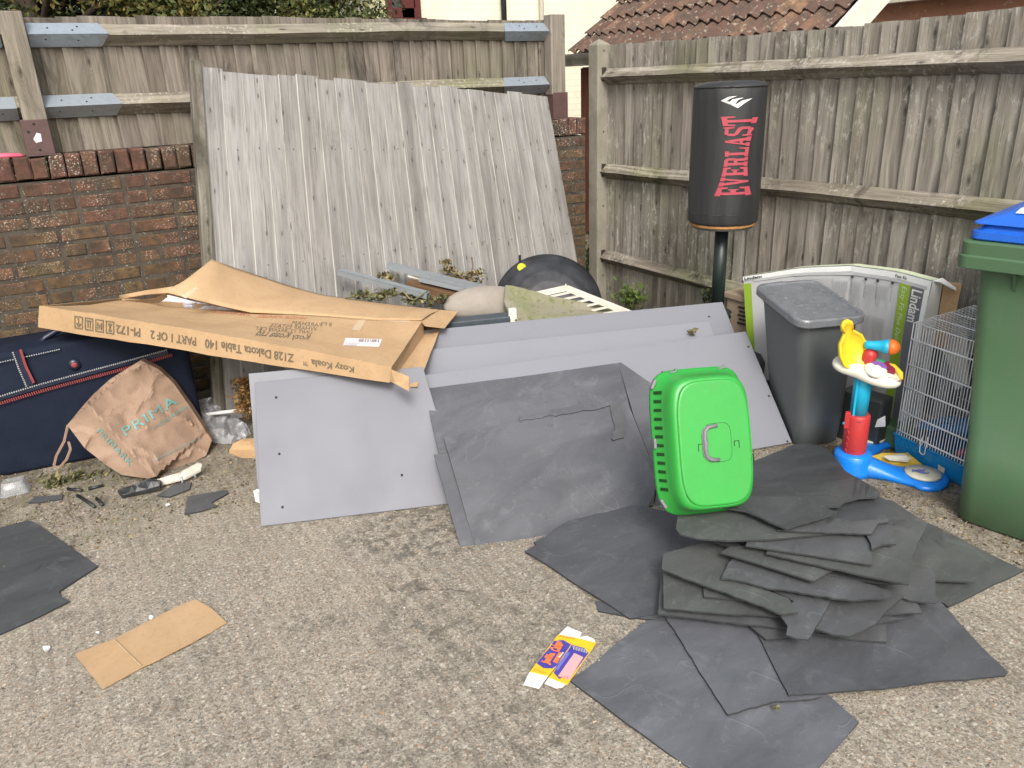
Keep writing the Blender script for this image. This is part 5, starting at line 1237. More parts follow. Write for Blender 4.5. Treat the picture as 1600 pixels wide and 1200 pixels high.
for i, ch in enumerate(word):
    for poly in slab_letter(ch):
        # densify for curvature
        P_ = []
        for k in range(len(poly)):
            p, q = poly[k], poly[(k + 1) % len(poly)]; n_ = max(1, int(max(abs(p[0] - q[0]), abs(p[1] - q[1])) / .12))
            P_ += [(p[0] + (q[0] - p[0]) * j / n_, p[1] + (q[1] - p[1]) * j / n_) for j in range(n_)]
        r_ = delaunay_2d_cdt([Vector(p) for p in P_], [], [list(range(len(P_)))], 1, 1e-5)
        mb.add([lp((i + .03 + .92 * v.x) / 8, v.y) for v in r_[0]], [tuple(f) for f in r_[2]], None, .5)
mb.build('lettering', M['everlast_red'], pbg)
mb = MB()
for P_ in ([(272, 150), (300, 150), (350, 166), (375, 150), (428, 137), (385, 165), (357, 186)], [(272, 150), (310, 131), (353, 126), (325, 136), (300, 150)], [(316, 155), (330, 143), (385, 134), (357, 146), (345, 163)]):
    q = [(1040 + x_ / 3.156, 110 + y_ / 3.156) for x_, y_ in P_]
    r_ = delaunay_2d_cdt([Vector(p) for p in q], [], [list(range(len(q)))], 1, 1e-5)
    def surf(px, py):
        r = ray(px, py); o_ = Vector((CAM.x - PB.x, CAM.y - PB.y)); d_ = Vector((r.x, r.y)); A_ = d_.dot(d_); B_ = 2 * o_.dot(d_); C_ = o_.dot(o_) - (rB + .004) ** 2; D_ = max(0, B_ * B_ - 4 * A_ * C_)
        return CAM + r * ((-B_ - math.sqrt(D_)) / (2 * A_))
    mb.add([surf(v.x, v.y) for v in r_[0]], [tuple(f) for f in r_[2]], None, .5)
mb.build('emblem', M['white'], pbg)
# beige crate behind
cr = thing('plastic_crate', Vector((3.2, 2.72, 0)), 'beige plastic crate half hidden between the punch bag base and the white printed box', 'crate')
zt_ = PX(1150, 458, 3.15).z; mb = MB(); c0 = PX(1150, 480, 3.15)
mb.box((3.27, c0.y - .10, zt_ / 2), (.24, .34, zt_ - .02)); mb.box((3.27, c0.y - .10, zt_ - .02), (.27, .37, .035)); mb.build('crate_body', M['crate'], cr, bevel=.006)
mb = MB()
for k in range(5): mb.box((3.147, c0.y - .05 - (k % 2) * .01, zt_ - .07 - k * .022), (.006, .06, .008))
mb.build('vent_slots', M['dark_nail'], cr)

# ---------------------------------------------------------------- white printed box
TLb = PX(1160, 432, 3.12); zB = .0
q0 = TLb; q1 = PX(1330, 414, 3.20); q2 = PX(1457, 440, 3.15)
lx = thing('flat_pack_box', Vector((3.2, 2.3, 0)), 'tall thin white and grey printed carton bowed against the garden fence behind the dustbin', 'carton')
ptsT = [q0, PX(1240, 419, 3.17), q1, PX(1400, 425, 3.18), q2]
# bottom edge follows the same line on the ground
def lfront(t_, v):  # t along 0..1 ; v 0 bottom 1 top
    k = t_ * 4; i = min(3, int(k)); p = ptsT[i].lerp(ptsT[i + 1], k - i); 
    b = Vector((p.x - .03, p.y - .13 * (1 - t_), .07)); return b.lerp(p, v)
mb = MB(); V = []; NX, NZ = 24, 8; thk = .05
for i in range(NX + 1):
    for j in range(NZ + 1):
        p = lfront(i / NX, j / NZ); V.append(p + .006 * noise.noise_vector(p * 4))
Fc = [(i * (NZ + 1) + j, (i + 1) * (NZ + 1) + j, (i + 1) * (NZ + 1) + j + 1, i * (NZ + 1) + j + 1) for i in range(NX) for j in range(NZ)]
n_ = len(V); off = Vector((thk, .0, 0)); V += [p + off for p in V]
Fc += [tuple(reversed([k + n_ for k in f])) for f in Fc]
top = [i * (NZ + 1) + NZ for i in range(NX + 1)]; bot = [i * (NZ + 1) for i in range(NX + 1)]; lf = list(range(NZ + 1)); rt = [NX * (NZ + 1) + j for j in range(NZ + 1)]
for line in (top, bot, lf, rt): Fc += [(a, b, b + n_, a + n_) for a, b in zip(line, line[1:])]
mb.add(V, Fc); lb = mb.build('carton', M['lin_grey'], lx)
def lq(t0, t1, v0, v1, m, name, off=.003, parent=None, n=10):
    mb = MB()
    for i in range(n):
        for j in range(8):
            a, b = t0 + (t1 - t0) * i / n, t0 + (t1 - t0) * (i + 1) / n; c_, d_ = v0 + (v1 - v0) * j / 8, v0 + (v1 - v0) * (j + 1) / 8
            P_ = [lfront(t, v) for t, v in ((a, c_), (b, c_), (b, d_), (a, d_))]; mb.add([p + .006 * noise.noise_vector(p * 4) + Vector((-off, 0, 0)) for p in P_], [(0, 1, 2, 3)])
    return mb.build(name, M[m], parent or lx)
lq(0, .04, 0, .93, 'lin_green', 'green_band'); lq(0, 1, .962, 1, 'lin_white', 'top_border', .0035); lq(.055, .985, .94, .962, 'lin_grey', 'print_border', .0035)
lq(.795, .87, 0, .94, 'lin_green', 'green_band', .0035); lq(.875, .965, 0, .94, 'lin_dark', 'grey_band', .0035); lq(.965, 1, 0, 1, 'lin_white', 'edge_border', .0035)
lq(.10, .20, .74, .91, 'lin_dark', 'picture_panel', .004); lq(.26, .42, .72, .91, 'lin_print', 'picture_panel', .004)
def lplace(t0, t1, v0, v1, off=.007):
    def f(u, v):
        p = lfront(t0 + (t1 - t0) * u, v0 + (v1 - v0) * v); return p + .006 * noise.noise_vector(p * 4) + Vector((-off, 0, 0))
    return f
def rot(pl): return lambda u, v: pl(v, 1 - u)     # reads downwards, tops to the right
tx = MB(); text_on('Lindam', rot(lplace(.885, .958, .715, .925)), tx, bold=.02); tx.build('lettering', M['white'], lx)
tx = MB(); text_on('Easy Fit Plus Deluxe', rot(lplace(.808, .85, .50, .925)), tx, shear=.15); tx.build('lettering', M['lin_pale'], lx)
tx = MB(); text_on('Lindam', lplace(.01, .10, .967, .992), tx, bold=.03); text_on('Fast Fit', lplace(.76, .84, .968, .988), tx, bold=.02); tx.build('lettering', M['lin_ink'], lx)
tx = MB(); sd = 1
for (t0, t1) in ((.44, .50), (.515, .575), (.60, .65), (.66, .735)):
    for (v0, v1) in ((.72, .90), (.50, .68), (.26, .46), (.05, .22)):
        # column of thin vertical print lines
        rr = random.Random(sd); sd += 1; n_ = 9
        for k in range(n_):
            a = t0 + (t1 - t0) * k / n_; ln_ = rr.uniform(.4, 1) * (v1 - v0); pl = lplace(a, a + (t1 - t0) / n_ * .45, v1 - ln_, v1, .0065)
            tx.add([pl(0, 0), pl(1, 0), pl(1, 1), pl(0, 1)], [(0, 1, 2, 3)])
for (a, b, c_, d_) in ((.62, .74, .06, .07), (.62, .74, .19, .195), (.66, .665, .06, .195), (.70, .705, .07, .19), (.43, .434, .5, .92)):
    pl = lplace(a, b, c_, d_, .0065); tx.add([pl(0, 0), pl(1, 0), pl(1, 1), pl(0, 1)], [(0, 1, 2, 3)])
tx.build('instructions', M['lin_print'], lx)
tx = MB()
for t_ in (.51, .59, .66, .742):
    text_on('Easy Fit Plus Deluxe', rot(lplace(t_, t_ + .009, .80, .915)), tx)
    pl = lplace(t_ - .002, t_ + .013, .918, .935); tx.add([pl(0, 0), pl(1, 0), pl(1, 1), pl(0, 1)], [(0, 1, 2, 3)])
tx.build('lettering', M['lin_ink'], lx)
# top face and torn end flap
mb = MB(); P_ = [lfront(i / 12, 1) + Vector((0, 0, .003)) + .006 * noise.noise_vector(lfront(i / 12, 1) * 4) for i in range(13)]
for i, (a, b) in enumerate(zip(P_, P_[1:])): mb.add([a, b, b + off, a + off], [(0, 1, 2, 3)])
mb.build('top_face', M['lin_pale'], lx)
e = lfront(1, 1); mb = MB()
A_ = [e + Vector((.0, -.002, .0)), e + Vector((.075, -.002, .0)), e + Vector((.08, -.003, -.62)), e + Vector((-.10, -.003, -.62))]
mb.add(A_, [(0, 1, 2, 3)]); mb.build('end_face', M['lin_white'], lx)
mb = MB(); mb.add([e + Vector((.0, 0, .004)), e + Vector((.07, .0, .006)), e + Vector((.085, -.055, -.028)), e + Vector((.065, -.07, -.034)), e + Vector((.02, -.02, .0))], [(0, 1, 2, 3, 4)]); o = mb.build('end_flap', M['lin_white'], lx); so = o.modifiers.new('Solidify', 'SOLIDIFY'); so.thickness = .003
mb = MB(); mb.add([e + Vector((.08, -.005, -.01)), e + Vector((.10, -.07, -.012)), e + Vector((.10, -.06, -.30)), e + Vector((.08, -.005, -.30))], [(0, 1, 2, 3)]); o = mb.build('inner_flap', M['card_in'], lx); so = o.modifiers.new('Solidify', 'SOLIDIFY'); so.thickness = .004

# ---------------------------------------------------------------- grey dustbin
GB = Vector((2.86, 2.155, 0)); wd = Vector((.93, -.37, 0)).normalized(); dp = Vector((.37, .93, 0)).normalized()
db = thing('dustbin', GB, 'slim dark grey plastic lidded dustbin standing between the grey boards and the toy', 'dustbin')
Hb = .615
def bring(w, d, zf, zr, r, cx=0, cy=0):
    return [GB + wd * (a + cx) + dp * (b + cy) + UP * (zf + (zr - zf) * (b / d + .5)) for a, b in rrect(w, d, r, 6)]
mb = MB(); sh = Vector((0, 0, 0))
mb.rings([bring(.20, .27, 0, 0, .04), bring(.215, .285, .008, .008, .045), bring(.225, .30, .12, .12, .045), bring(.272, .38, Hb - .06, Hb - .02, .05, -.022, .02), bring(.278, .388, Hb - .015, Hb + .03, .05, -.022, .02)], True, .5, True); mb.build('bin_body', M['bin_grey'], db)
mb = MB(); z1, z2 = Hb - .022, Hb + .032
mb.rings([bring(.30, .42, z1 - .012, z2 - .012, .055, -.026, .022), bring(.322, .445, z1 - .010, z2 - .010, .06, -.026, .022), bring(.322, .445, z1 + .018, z2 + .018, .06, -.026, .022), bring(.312, .435, z1 + .026, z2 + .026, .058, -.026, .022), bring(.278, .395, z1 + .027, z2 + .027, .045, -.026, .022), bring(.266, .382, z1 + .020, z2 + .020, .04, -.026, .022)], True, .5, False)
mb.build('lid', M['bin_lid'], db, bevel=.003)
# small black box behind toy
mb = MB(); mb.box(PX(1345, 640, 3.0) + Vector((0, -.02, -.12)), (.10, .20, .42), .1); bx_ = mb.build('black_caddy', M['bin_dark'], bevel=.012); tag(bx_, 'low black plastic caddy in the shade behind the toy column', 'caddy')
mb = MB(); mb.box(PX(1385, 665, 3.05) + Vector((.05, -.05, -.04)), (.14, .16, .10), .05); tag(mb.build('green_tray', M['bin_green'], bevel=.01), 'dark green tray on the ground under the printed carton', 'tray')
mb = sheet([(1367, 668, 2.95), (1371, 655, 2.95), (1383, 649, 2.96), (1383, 666, 2.95)], lambda x, y, d: PX(x, y, d), .002, step=8, crumple=.003); tag(mb.build('paper_tag', M['white']), 'small white paper tag lying between the toy column and the cage', 'paper')
mb = sheet([(1362, 713, .01), (1378, 708, .03), (1418, 707, .035), (1428, 716, .03), (1442, 727, .012), (1438, 731, .008), (1395, 725, .008)], SZ(.008), .006, step=7, crumple=.003, down=(0, 0, -1)); wr = mb.build('snack_wrapper', M['toy_yellow2']); tag(wr, 'crumpled yellow and white wrapper between the two toy foot pads', 'wrapper')
mb = sheet([(1380, 712, .03), (1412, 709, .035), (1424, 716, .032), (1418, 722, .02), (1390, 719, .02)], SZ(.013), .002, step=6, crumple=.002); wr2 = mb.build('wrapper_inside', M['cream_plastic'], None); wr2.parent = wr; wr2.location = wr2.location - wr.location

# ---------------------------------------------------------------- toy stand
TO = Vector((2.715, 1.785, 0)); ty = thing('toy_microphone_stand', TO, 'blue, red and yellow plastic toy microphone stand beside the wire cage', 'toy')
f1 = G(1440, 750); f2 = G(1356, 692)
def pad(c, nm):
    d_ = (c - TO); d_.z = 0; L_ = d_.length; d_.normalize(); s_ = Vector((-d_.y, d_.x, 0)); rings = []
    N_ = 22
    out = []
    for k in range(N_ + 1):
        t_ = 1 - (1 - k / N_) ** 1.6; x_ = .02 + (L_ + .099 - .02) * t_
        u_ = (x_ - L_) / .100
        w_ = .100 * math.sqrt(max(0.0, 1 - u_ * u_)) if u_ > -.25 else None
        if w_ is None:
            v_ = min(1, x_ / (L_ - .022)); w_ = .062 - .012 * math.sin(math.pi * v_) + (.085 - .062) * v_ ** 3
        w_ = max(w_, .004); h_ = .052 * max(0, 1 - t_ * 2.0) ** 1.2 + .030
        if t_ > .99: h_ = .022
        rings.append([TO + d_ * x_ + s_ * a + UP * b for a, b in ((-w_, 0), (-w_ * .99, h_ * .45), (-w_ * .88, h_ * .72), (-w_ * .6, h_ * (.84 + .16 * (1 - t_))), (0, h_ * (.90 + .25 * (1 - t_))), (w_ * .6, h_ * (.84 + .16 * (1 - t_))), (w_ * .88, h_ * .72), (w_ * .99, h_ * .45), (w_, 0), (0, 0))])
    mb = MB(); mb.rings(rings, True, .5, True); o = mb.build(nm, M['toy_blue'], ty)
    mb = MB(); cc = Vector((c.x, c.y, .0345)); Mf = frame(cc, d_, s_, UP)
    mb.lathe([(.068, -.006), (.068, .0025), (.02, .003)], Mf, 36); st = mb.build('sticker', M['sticker'], o)
    mb = MB(); z_ = .0045
    # spouting whale: body, tail, spray dots
    body_ = [(.026 * math.cos(a) - .002, .018 * math.sin(a)) for a in [2 * math.pi * k / 18 for k in range(18)]]
    P_ = [body_, [(-.024, -.006), (-.04, -.016), (-.042, -.002), (-.04, .012), (-.022, .006)], [(.0, .018), (.004, .03), (.014, .026), (.008, .02)]]
    for q in P_: mb.add([Mf @ Vector((a, b, z_)) for a, b in q], [tuple(range(len(q)))])
    mb.build('whale_print', M['whale_blue'], st)
    mb = MB(); q = [(.018 + .012 * math.cos(a), .012 * math.sin(a) + .002) for a in [2 * math.pi * k / 12 for k in range(12)]]; mb.add([Mf @ Vector((a * .7, b * .7, z_ + .001)) for a, b in q], [tuple(range(12))]); mb.build('print_detail', M['sticker'], st)
    return o
pad(f1, 'foot_pad'); pad(f2, 'foot_pad')
It = Matrix.Translation(TO)
mb = MB(); mb.lathe([(.085, 0), (.083, .02), (.076, .06), (.073, .085), (.066, .092), (.052, .095)], It, 36); mb.build('base_hub', M['toy_blue'], ty)
mb = MB(); mb.lathe([(.048, .094), (.048, .255), (.044, .264), (.03, .266)], It, 32)
fw = Vector((-.83, -.55, 0)).normalized(); rt2 = Vector((-fw.y, fw.x, 0))
mb.box(TO - rt2 * .038 + fw * .026 + UP * .24, (.022, .022, .07), math.atan2(rt2.y, rt2.x)); rc = mb.build('red_collar', M['toy_red'], ty, bevel=.002)
mb = MB()
for zz, aa in ((.246, .1), (.112, -.05)): mb.box(TO + fw * .0478 * math.cos(aa) + rt2 * .0478 * math.sin(aa) + UP * zz, (.014, .003, .003), math.atan2(rt2.y, rt2.x))
mb.build('vent_slots', M['toy_maroon'], rc)
mb = MB(); mb.lathe([(.006, 0), (.006, .004), (.002, .006)], frame(TO - rt2 * .05 + fw * .03 + UP * .225, rt2, UP, fw), 12); mb.build('button', M['toy_cyan'], rc)
tx = MB()
for k, chh in enumerate('LUOV'): pass
mb = MB()
for k in range(4):   # raised zigzag moulding
    a0 = -.75; z0_ = .2 - k * .028
    for s_, e_ in (((a0, z0_), (a0 + .22, z0_ - .012)), ((a0 + .22, z0_ - .012), (a0, z0_ - .024))):
        pa_ = TO + (fw * math.cos(s_[0]) + rt2 * math.sin(s_[0])) * .0485 + UP * s_[1]; pb2 = TO + (fw * math.cos(e_[0]) + rt2 * math.sin(e_[0])) * .0485 + UP * e_[1]; mb.tube([pa_, pb2], .002, 6)
mb.build('moulding', M['toy_red'], rc)
mb = MB(); mb.lathe([(.034, .26), (.035, .44), (.03, .445)], It, 28); mb.beam(TO - rt2 * .018 + fw * .031 + UP * .265, TO - rt2 * .018 + fw * .031 + UP * .44, .008, .006, fw); mb.build('upper_column', M['toy_cyan'], ty)
# keyboard tray, tilted down to the right/front
tc = TO + UP * .462 + rt2 * .012 + fw * .02; tn = (UP + fw * .30 - rt2 * .06).normalized(); tX = (rt2 - tn * rt2.dot(tn)).normalized(); tX = (tX - UP * .26).normalized(); tn = (tn - tX * tn.dot(tX)).normalized(); tY = tn.cross(tX)
Mt = frame(tc, tX, tY, tn)
out = [(-.140, -.02), (-.135, .03), (-.10, .055), (-.03, .06), (.05, .055), (.11, .035), (.135, -.01), (.125, -.045), (.07, -.068), (.0, -.062), (-.04, -.045), (-.085, -.048), (-.115, -.042)]
def lr(k, z): return [Mt @ Vector((a * k, b * k, z)) for a, b in out]
mb = MB(); mb.rings([lr(.8, -.025), lr(.96, -.018), lr(1.0, -.008), lr(1.0, .003), lr(.95, .008), lr(.90, .016), lr(.7, .020)], True, .5, True); mb.build('tray', M['toy_cream'], ty, subsurf=1)
mb = MB(); mb.lathe([(.045, .014), (.042, .03), (.03, .036), (.005, .037)], Mt @ Matrix.Translation((.025, -.014, 0)), 26); tr_ = mb.build('dial', M['toy_cream'], ty)
def arc(r0, r1, a0, a1, m, z=.040, c=(.03, -.008), name='colour_key'):
    mb = MB(); n_ = 8
    for k in range(n_):
        a, b = rad(a0 + (a1 - a0) * k / n_), rad(a0 + (a1 - a0) * (k + 1) / n_)
        mb.add([Mt @ Vector((c[0] + r_ * math.cos(t), c[1] + r_ * math.sin(t), zz)) for zz in (z - .02, z) for r_, t in ((r0, a), (r1, a), (r1, b), (r0, b))], [(4, 5, 6, 7), (0, 1, 5, 4), (1, 2, 6, 5), (2, 3, 7, 6), (3, 0, 4, 7)])
    return mb.build(name, M[m], ty)
arc(.012, .034, 10, 150, 'toy_purple', .040); arc(.040, .062, 70, 140, 'toy_green', .034); arc(.040, .066, 5, 66, 'toy_maroon', .034)
mb = MB(); mb.tube([Mt @ Vector((.045, .045, .02)), Mt @ Vector((.085, .036, .027)), Mt @ Vector((.115, .012, .022)), Mt @ Vector((.125, -.012, .012))], [.008, .012, .012, .007], 10); mb.build('yellow_grip', M['toy_yellow'], ty)
mb = MB()
for k in range(9): mb.box(Mt @ Vector((.078 + .006 * k, -.03 + .004 * (k % 3), .0185 - .0006 * k)), (.004, .003, .004))
mb.build('speaker_slots', M['toy_maroon'], ty)
# yellow pear-shaped lid standing up at the left
yc = Mt @ Vector((-.085, .005, .085)); yn = (fw * .75 + rt2 * .60 + UP * .12).normalized(); yz = (UP * 1 - rt2 * .42); yz = (yz - yn * yz.dot(yn)).normalized(); yx = yz.cross(yn)
My = frame(yc, yx, yz, yn)
def ysh(k, zz, dz=0):
    k = k * 1.16
    q = [(.0, -.085), (.03, -.078), (.05, -.05), (.055, -.01), (.045, .03), (.022, .055), (.016, .062), (.022, .075), (.020, .09), (.008, .102), (-.008, .102), (-.020, .09), (-.022, .075), (-.016, .062), (-.022, .055), (-.045, .03), (-.055, -.01), (-.05, -.05), (-.03, -.078)]
    return [My @ Vector((a * k, (b - .0) * k - dz, zz)) for a, b in q]
mb = MB(); mb.rings([ysh(.9, -.012), ysh(1, -.008), ysh(1, .006), ysh(.93, .008), ysh(.84, .004, .0), ysh(.8, -.004)], True, .5, True); mb.build('yellow_lid', M['toy_yellow'], ty)
mb = MB(); hc = Mt @ Vector((-.012, .035, .045)); mb.lathe([(.026, -.04), (.030, -.01), (.026, .02), (.012, .032)], frame(hc, tX, tY, tn), 20); mb.build('holder', M['toy_red'], ty)
ma = Mt @ Vector((-.045, .04, .088)); mbb = ma + rt2 * .100 + UP * .0; md = (mbb - ma).normalized(); 
mb = MB(); mb.tube([ma, ma.lerp(mbb, .08), ma.lerp(mbb, .25), ma.lerp(mbb, .55), ma.lerp(mbb, .68), ma.lerp(mbb, .70), ma.lerp(mbb, .95)], [.012, .018, .017, .022, .026, .028, .030], 20); mb.build('microphone', M['toy_cyan'], ty)
mb = MB(); mb.tube([mbb - md * .012, mbb, mbb + md * .012, mbb + md * .024, mbb + md * .030], [.031, .031, .028, .018, .004], 20); mb.build('microphone_head', M['toy_orange'], ty)

# ---------------------------------------------------------------- wire cage
c0 = G(1393, 707); cd = (G(1475, 749) - c0).normalized(); cd.z = 0; cd.normalize(); cn = Vector((-cd.y, cd.x, 0)); 
if cn.x < 0: cn = -cn
Wc, Dc2, zc0, zc1 = .36, .34, .085, .60
cg = thing('pet_cage', c0, 'white wire small-pet cage with a blue tray, beside the green wheelie bin', 'cage')
def cq(u, w, z): return c0 + cd * u + cn * w + UP * z
mb = MB()
ring = lambda z, e: [cq(e, e, z), cq(Wc - e, e, z), cq(Wc - e, Dc2 - e, z), cq(e, Dc2 - e, z)]
mb.rings([ring(0, .012), ring(.01, .008), ring(.088, .0), ring(.092, -.006), ring(.098, -.004), ring(.096, .006), ring(.03, .014)], True, .5, False); mb.build('blue_tray', M['cage_blue'], cg, bevel=.003)
def wires(a0, a1, b0, b1, n, r_, name, m='wire'):
    mb = MB()
    for k in range(n + 1):
        t_ = k / n; mb.tube([a0.lerp(a1, t_), b0.lerp(b1, t_)], r_, 4, False)
    return mb.build(name, M[m], cg)
e = .006; nW = 34
A_ = lambda u, w, z: cq(u, w, z)
wires(A_(e, e, zc0), A_(Wc - e, e, zc0), A_(e, e, zc1), A_(Wc - e, e, zc1), 26, .0021, 'front_bars')
wires(A_(e, Dc2 - e, zc0), A_(Wc - e, Dc2 - e, zc0), A_(e, Dc2 - e, zc1 + .03), A_(Wc - e, Dc2 - e, zc1 + .03), 16, .0014, 'rear_bars')
for s_ in (e, Wc - e): wires(A_(s_, e, zc0), A_(s_, Dc2 - e, zc0), A_(s_, e, zc1), A_(s_, Dc2 - e, zc1 + .03), 16, .0014, 'side_bars')
wires(A_(e, e, zc1), A_(Wc - e, e, zc1), A_(e, Dc2 - e, zc1 + .03), A_(Wc - e, Dc2 - e, zc1 + .03), 26, .0016, 'roof_bars')
mb = MB()
for z in (zc0 + .03, .205, .32, .42, .53): mb.tube([A_(e, e - .002, z), A_(Wc - e, e - .002, z)], .0036, 6); 
for z in (zc0 + .03, .205, .32, .42, .53): mb.tube([A_(e, Dc2, z), A_(Wc - e, Dc2, z)], .0022, 6)
for s_ in (e, Wc - e): mb.tube([A_(s_, e, zc0 - .0), A_(s_, e, zc1), A_(s_, Dc2 - e, zc1 + .03), A_(s_, Dc2 - e, zc0)], .0024, 6)
for w_ in (e, .10, .20, .30, Dc2 - e): mb.tube([A_(e, w_, zc1 + .03 * w_ / Dc2 + .001), A_(Wc - e, w_, zc1 + .03 * w_ / Dc2 + .001)], .0022, 6)
mb.build('wire_frame', M['wire'], cg)
mb = MB(); mb.tube([A_(.15, -.004, .15), A_(.145, -.012, .12), A_(.15, -.014, .075), A_(.158, -.012, .068), A_(.168, -.012, .068), A_(.176, -.014, .075), A_(.175, -.012, .12), A_(.17, -.004, .15)], .0022, 8); mb.build('clip', M['wire'], cg)
mb = MB(); mb.add([A_(.04, .10, .11), A_(.34, .10, .21), A_(.34, .26, .21), A_(.04, .26, .11)], [(0, 1, 2, 3)]); o = mb.build('blue_ramp', M['cage_blue'], cg); so = o.modifiers.new('Solidify', 'SOLIDIFY'); so.thickness = .03
mb = MB()
for (a, b, z_) in ((.27, .05, .10), (.30, .07, .098), (.33, .06, .10)): mb.tube([A_(a, b, z_), A_(a + .02, b + .03, z_ + .02)], .014, 10)
mb.build('pink_chew', M['pink'], cg)
mb = MB(); mb.add([A_(.24, -.0065, .055), A_(.275, -.0065, .052), A_(.275, -.0065, .028), A_(.245, -.0065, .03)], [(0, 1, 2, 3)]); mb.build('sticker', M['curtain'], cg)
# cardboard piece seen through the cage
mb = sheet([(1465, 505, 3.33), (1510, 500, 3.32), (1512, 600, 3.25), (1492, 610, 3.25), (1480, 560, 3.27), (1470, 545, 3.3)], lambda x, y, d: PX(x, y, d), .01, step=12); mb2 = tag(mb.build('cardboard_offcut', M['cream_plastic']), 'pale board offcut standing behind the wire cage', 'offcut')

# ---------------------------------------------------------------- wheelie bin
w0 = G(1488, 811); wv = Vector((.20, -.98, 0)).normalized(); wn = Vector((-wv.y, wv.x, 0))
if wn.x < 0: wn = -wn
wb = thing('wheelie_bin', w0, 'green wheelie bin with a bright blue lid at the right edge', 'wheelie bin')
def wr_(z, x0, x1, y0, y1, r):
    return [w0 + wv * (a + (x0 + x1) / 2) + wn * (b + (y0 + y1) / 2) + UP * z for a, b in rrect(x1 - x0, y1 - y0, r, 6)]
mb = MB(); mb.rings([wr_(.0, .015, .475, .015, .50, .05), wr_(.012, .0, .49, .0, .52, .06), wr_(.30, -.012, .50, -.01, .56, .06), wr_(.302, -.010, .502, -.008, .56, .06), wr_(.96, -.060, .54, -.060, .66, .055), wr_(1.01, -.062, .542, -.062, .665, .055)], True, .5, True); mb.build('bin_body', M['bin_green'], wb)
mb = MB(); mb.rings([wr_(.965, -.098, .575, -.098, .70, .03), wr_(.968, -.108, .585, -.108, .71, .035), wr_(1.008, -.110, .587, -.110, .71, .035), wr_(1.011, -.104, .581, -.104, .704, .033), wr_(1.052, -.106, .583, -.106, .706, .033), wr_(1.057, -.100, .577, -.100, .70, .03)], True, .5, False); mb.build('rim', M['bin_green'], wb, bevel=.003)
for u_ in (.06, .43):
    mb = MB()
    a = w0 + wv * u_ + wn * -.03
    mb.add([a + UP * .965, a + wv * .008 + UP * .965, a - wn * .06 + UP * .965, a - wn * .06 + wv * .008 + UP * .965, a + wn * .0 + UP * .85, a + wn * .0 + wv * .008 + UP * .85], [(0, 2, 4), (1, 5, 3), (0, 1, 3, 2), (2, 3, 5, 4), (0, 4, 5, 1)])
    mb.build('rib', M['bin_green'], wb)
mb = MB(); mb.rings([wr_(z_ + .059, x_ - .036, 1.0 * x2_ + .02, y_ - .036, .70, r__) for z_, x_, x2_, y_, r__ in ((.999, -.045, .54, -.045, .03), (1.004, -.052, .547, -.052, .032), (1.028, -.052, .547, -.052, .032), (1.032, -.038, .533, -.04, .03), (1.050, -.020, .515, -.03, .03), (1.052, -.048, .543, -.05, .02), (1.058, -.046, .541, -.048, .02), (1.088, .03, .465, .04, .04))], True, .5, False)
ld = mb.build('lid', M['bin_blue'], wb, bevel=.004)
def lp2(u, v): return w0 + wv * u + wn * v + UP * (1.122 + .030 * min(1, max(0, min((u + .076) / .076, (v + .084) / .09))))
mb = MB(); 
for i in range(6):
    for j in range(6):
        a, b = .015 + .3 * i / 6, .015 + .3 * (i + 1) / 6; c_, d_ = -.02 + .30 * j / 6, -.02 + .30 * (j + 1) / 6
        mb.add([lp2(a, c_), lp2(b, c_), lp2(b, d_), lp2(a, d_)], [(0, 1, 2, 3)])
mb.build('label', M['white'], ld)
mb = MB(); mb.tube([lp2(.13, .12) + UP * .004, lp2(.15, .02) + UP * .004, lp2(.2, .0) + UP * .004], .004, 6); mb.build('arrow_mark', M['lin_ink'], ld)
for u_ in (-.02, .48):
    mb = MB(); mb.lathe([(.03, -.02), (.10, -.02), (.10, .02), (.03, .02)], frame(w0 + wv * u_ + wn * .56 + UP * .10, wn, UP, wv), 28); mb.build('wheel', M['black_plastic'], wb)
def wface(u, z, off=.004):   # point on the front face
    y_ = -.035 * (z / .92) - (.0 if z > .30 else 0); return w0 + wv * u + wn * (y_ - off) + UP * z
tx = MB(); tl = PP(1577, 570, wface(.1, .6), wn); print('bin text', (tl - w0).dot(wv), tl.z)
u0 = (tl - w0).dot(wv); z0_ = tl.z
text_on('FAREHAM', lambda u, v: wface(u0 + .22 * u, z0_ - .016 + .028 * v, .004), tx, bold=.01)
text_on('www.fareham.gov.uk', lambda u, v: wface(u0 + .22 * u, z0_ - .040 + .012 * v, .004), tx, bold=.02)
tl2 = PP(1596, 492, wface(.1, .6), wn); u1 = (tl2 - w0).dot(wv); text_on('RECYCLE', lambda u, v: wface(u1 + .19 * u, tl2.z - .012 + .026 * v, .004), tx)
n_ = 28; cc_ = wface(u1 + .065, z0_ + .075, .004)
for k in range(n_):
    a, b = 2 * math.pi * k / n_, 2 * math.pi * (k + 1) / n_
    tx.add([cc_ + wv * (r_ * math.cos(t)) + UP * (r_ * math.sin(t)) for r_, t in ((.045, a), (.058, a), (.058, b), (.045, b))], [(0, 1, 2, 3)])
tx.build('lettering', M['bin_print'], wb)

